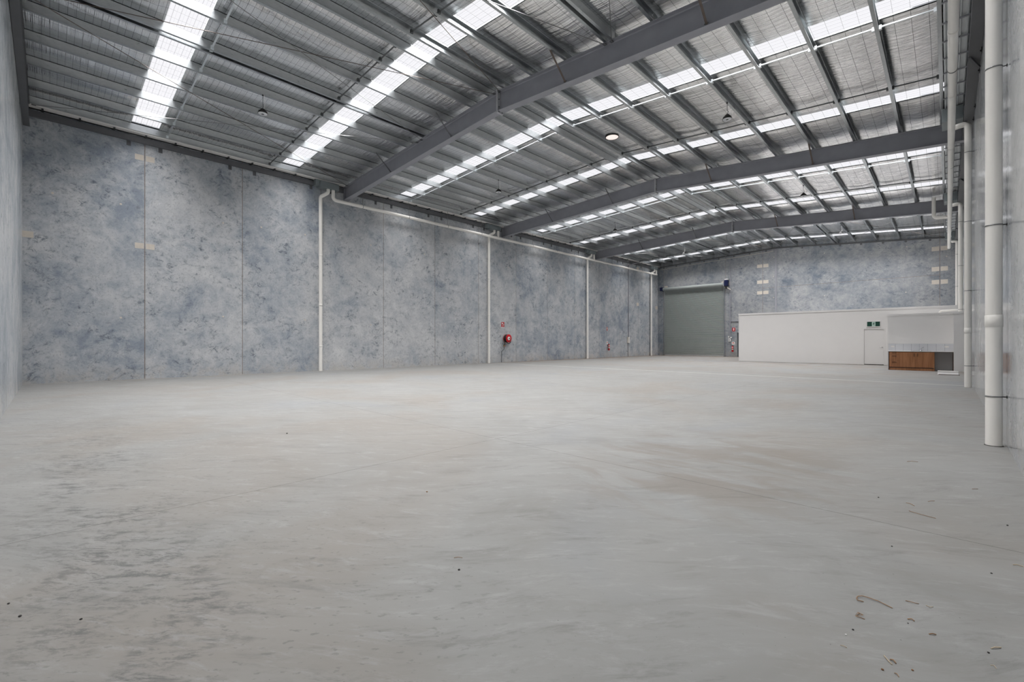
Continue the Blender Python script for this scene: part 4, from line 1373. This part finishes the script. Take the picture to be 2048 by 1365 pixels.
part(MB().box(sx0 + .03, sx1 - .28, sy0 + .03, sy1 - .03, 0.9125, 0.914), 'bowl', M['galv_dark'], sk)
R = thing('mixer_tap', 'chrome mixer tap behind the kitchenette sink', 'tap', (-0.93, KB - 0.09, 0.913))
tx, ty = -0.93, KB - 0.07
part(MB().lathe((tx, ty, 0.913), [(0.028, 0), (0.028, 0.01), (0.02, 0.015), (0.02, 0.10), (0.001, 0.11)], 'Z', 16), 'body', M['chrome'], R)
part(MB().tube(fillet([(tx, ty, 0.96), (tx, ty - 0.05, 1.03), (tx, ty - 0.17, 1.03), (tx, ty - 0.18, 0.99)], 0.03, 4), 0.012, 10), 'spout', M['chrome'], R)
part(MB().tube([(tx, ty, 1.02), (tx + 0.12, ty - 0.03, 1.10)], 0.009, 8), 'lever', M['chrome'], R)
tag(MB().box(-2.10, KX1 - 0.001, KB - 0.010, KB - 0.0005, 0.9125, 1.255).build('splashback', M['tiles']), 'white tiled splashback above the kitchenette benchtop', 'splashback')
for x, s_ in ((-1.93, 'left'), (-0.03, 'right')):
    R = thing('power_outlet', 'white double power outlet at the %s end of the tiled splashback' % s_, 'power outlet', (x, KB - 0.011, 1.12))
    part(MB().rbox(x - 0.065, x + 0.065, KB - 0.022, KB - 0.0105, 1.085, 1.155, 0.003), 'plate', M['plastic'], R)
    for dx in (-0.035, 0.035):
        part(MB().box(x + dx - 0.008, x + dx + 0.008, KB - 0.0245, KB - 0.0222, 1.125, 1.14), 'switch', M['label'], R)

tag(MB().tube(fillet([(-0.30, 31.2, 2.602 + 0.045), (-0.30, 31.2, 2.90), (0.36, 31.2, 2.92)], 0.12, 6), 0.045, 14).build('drain_pipe', M['pvc']),
    'short white bent pipe lying on top of the kitchenette box', 'pipe')

# white steel section left on the floor in front of the kitchenette
R = thing('steel_offcut', 'white pressed steel channel offcut lying on the floor by the kitchenette', 'offcut', (0.0, 25.6, 0))
a0, a1 = -0.30, 0.31
prof = [(0.0, 0.0), (0.0, 0.014), (0.05, 0.09), (0.05, 0.148), (0.30, 0.155), (0.30, 0.145), (0.062, 0.138), (0.062, 0.086), (0.016, 0.014), (0.30, 0.014), (0.30, 0.0)]
mb = MB().prism([(p, q) for p, q in prof], (a0, 25.42, 0.001), (a1, 25.42, 0.001), (0, 1, 0), (0, 0, 1))
part(mb, 'channel', M['white'], R)
part(MB().box(a0 + 0.03, a1 + 0.04, 25.36, 25.40, 0.001, 0.022), 'packing_strip', M['timber_dark'], R)

# ================================================================== DEBRIS ON THE FLOOR
def floor_pt(px, py):
    t, w = (px - 1024) / 897.52, (684.05 - py) / 897.52
    d = (0 - H) / w
    a = radians(44.155)
    return Vector(((-sin(a) + cos(a) * t) * d, (cos(a) + sin(a) * t) * d, 0))


def straw(pts, r, lab, mat='grass', name='grass_stalk'):
    P = [floor_pt(*p) + Vector((0, 0, r + 0.0004 + (0.004 if 0 < i < len(pts) - 1 else 0))) for i, p in enumerate(pts)]
    o = MB().tube(P, r, 6).build(name, M[mat])
    return tag(o, lab, 'stalk')


straw([(1727, 1205), (1716, 1204), (1713, 1200), (1715, 1196), (1724, 1195), (1736, 1198), (1758, 1206), (1785, 1218)], 0.0022, 'long dry brown grass stalk with a hooked end near the front right')
straw([(1720, 1228), (1711, 1233), (1716, 1228), (1726, 1233), (1711, 1235), (1730, 1240)], 0.0018, 'small tangled dry stalk below the hooked grass stalk')
straw([(1811, 1203), (1820, 1206), (1829, 1209), (1838, 1209)], 0.0016, 'thin dry twig with pale flecks right of the hooked stalk')
straw([(1852, 1212), (1860, 1217), (1866, 1215)], 0.0014, 'tiny forked straw fragment right of the flecked twig', 'straw_pale')
straw([(1815, 1240), (1823, 1241), (1829, 1244)], 0.0024, 'short brown stick below the flecked twig')
straw([(1858, 1270), (1866, 1271), (1872, 1271)], 0.0024, 'short stubby brown twig in the front right corner')
straw([(1982, 1299), (1990, 1298), (2002, 1297)], 0.0022, 'pale straw piece near the right edge', 'straw_pale')
straw([(1681, 1292), (1687, 1295), (1694, 1297)], 0.0014, 'pale thin straw below the tangled stalk', 'straw_pale')
straw([(1768, 1313), (1774, 1322), (1784, 1331)], 0.0019, 'pale bent straw near the bottom edge', 'straw_pale')
straw([(1780, 1321), (1787, 1324), (1792, 1329)], 0.0026, 'dark curled twig beside the pale bent straw')
straw([(1789, 1348), (1794, 1351), (1798, 1356)], 0.0016, 'tiny dark twig nearest the bottom edge')
straw([(1981, 1332), (1988, 1334), (1993, 1339)], 0.0012, 'faint hair-thin straw near the lower right corner', 'straw_pale')
straw([(2026, 1131), (2034, 1132), (2047, 1135)], 0.0022, 'straw piece crossing the right edge of the floor', 'straw_pale')
straw([(1818, 1023), (1838, 1030), (1872, 1038)], 0.0018, 'long thin brown stalk beside the saw cut at right')
straw([(1814, 924), (1824, 924), (1836, 925)], 0.0020, 'thin dark twig on the floor left of the nearest downpipe')
straw([(908, 1117), (916, 1116.5), (925, 1117)], 0.0015, 'thin brown straw in the middle of the foreground')
straw([(1812, 1007), (1820, 1009), (1829, 1013)], 0.0020, 'short twig above the long thin stalk at right')
straw([(1856, 1004), (1863, 1004), (1869, 1003)], 0.0018, 'small curved twig right of the short one')
straw([(1944, 979), (1950, 979.5), (1956, 979)], 0.0018, 'small reddish twig below the nearest downpipe')


def grit(px, py, r, lab, mat='pebble', name='pebble'):
    c = floor_pt(px, py)
    rr = random.Random(int(px * 7 + py))
    mb = MB()
    seg = 7
    prof = [(r * 0.75, 0.0), (r, r * 0.45), (r * 0.6, r * 0.9), (0.0005, r * 1.0)]
    mb.lathe(c + Vector((0, 0, 0.0004)), prof, 'Z', seg, False)
    mb.v = [(x + rr.uniform(-.15, .15) * r, y + rr.uniform(-.15, .15) * r, z) for x, y, z in mb.v]
    return tag(mb.build(name, M[mat]), lab, 'pebble' if name == 'pebble' else name)


grit(574, 868, 0.012, 'lone dark pebble on the left middle of the floor')
grit(918, 1141, 0.007, 'small dark pebble below the thin straw in the foreground')
grit(1706, 1261, 0.0048, 'black pebble below the tangled stalk')
grit(1692, 1271, 0.0045, 'white chip left of the black pebble', 'plastic', 'stone_chip')
grit(1816, 1248, 0.0032, 'tiny black grain below the short brown stick')
grit(1977, 1307, 0.0045, 'elongated black grit near the right edge', 'pebble', 'grit')
grit(1765, 1341, 0.0055, 'brown seed husk near the bottom edge', 'leaf', 'seed_husk')
grit(1825, 1342, 0.0045, 'small tan husk near the bottom edge, right of the brown one', 'leaf', 'seed_husk')
grit(17, 1209, 0.006, 'dark pebble at the left edge of the floor')
grit(162, 1240, 0.006, 'dark brown pebble in the lower left of the floor')
grit(40, 1234, 0.007, 'dark clod beside the left edge of the floor')
grit(1983, 1314 - 166, 0.005, 'dark grain near the right end of the saw cut')
grit(2015, 1052, 0.006, 'small dark crumb near the right edge above the saw cut')
grit(1757, 996, 0.006, 'dark grain on the floor above the right half of the saw cut')
grit(1784, 1094, 0.005, 'dark grain on the floor below the right half of the saw cut')
grit(854, 985, 0.008, 'reddish crumb left of the middle foreground', 'leaf', 'crumb')
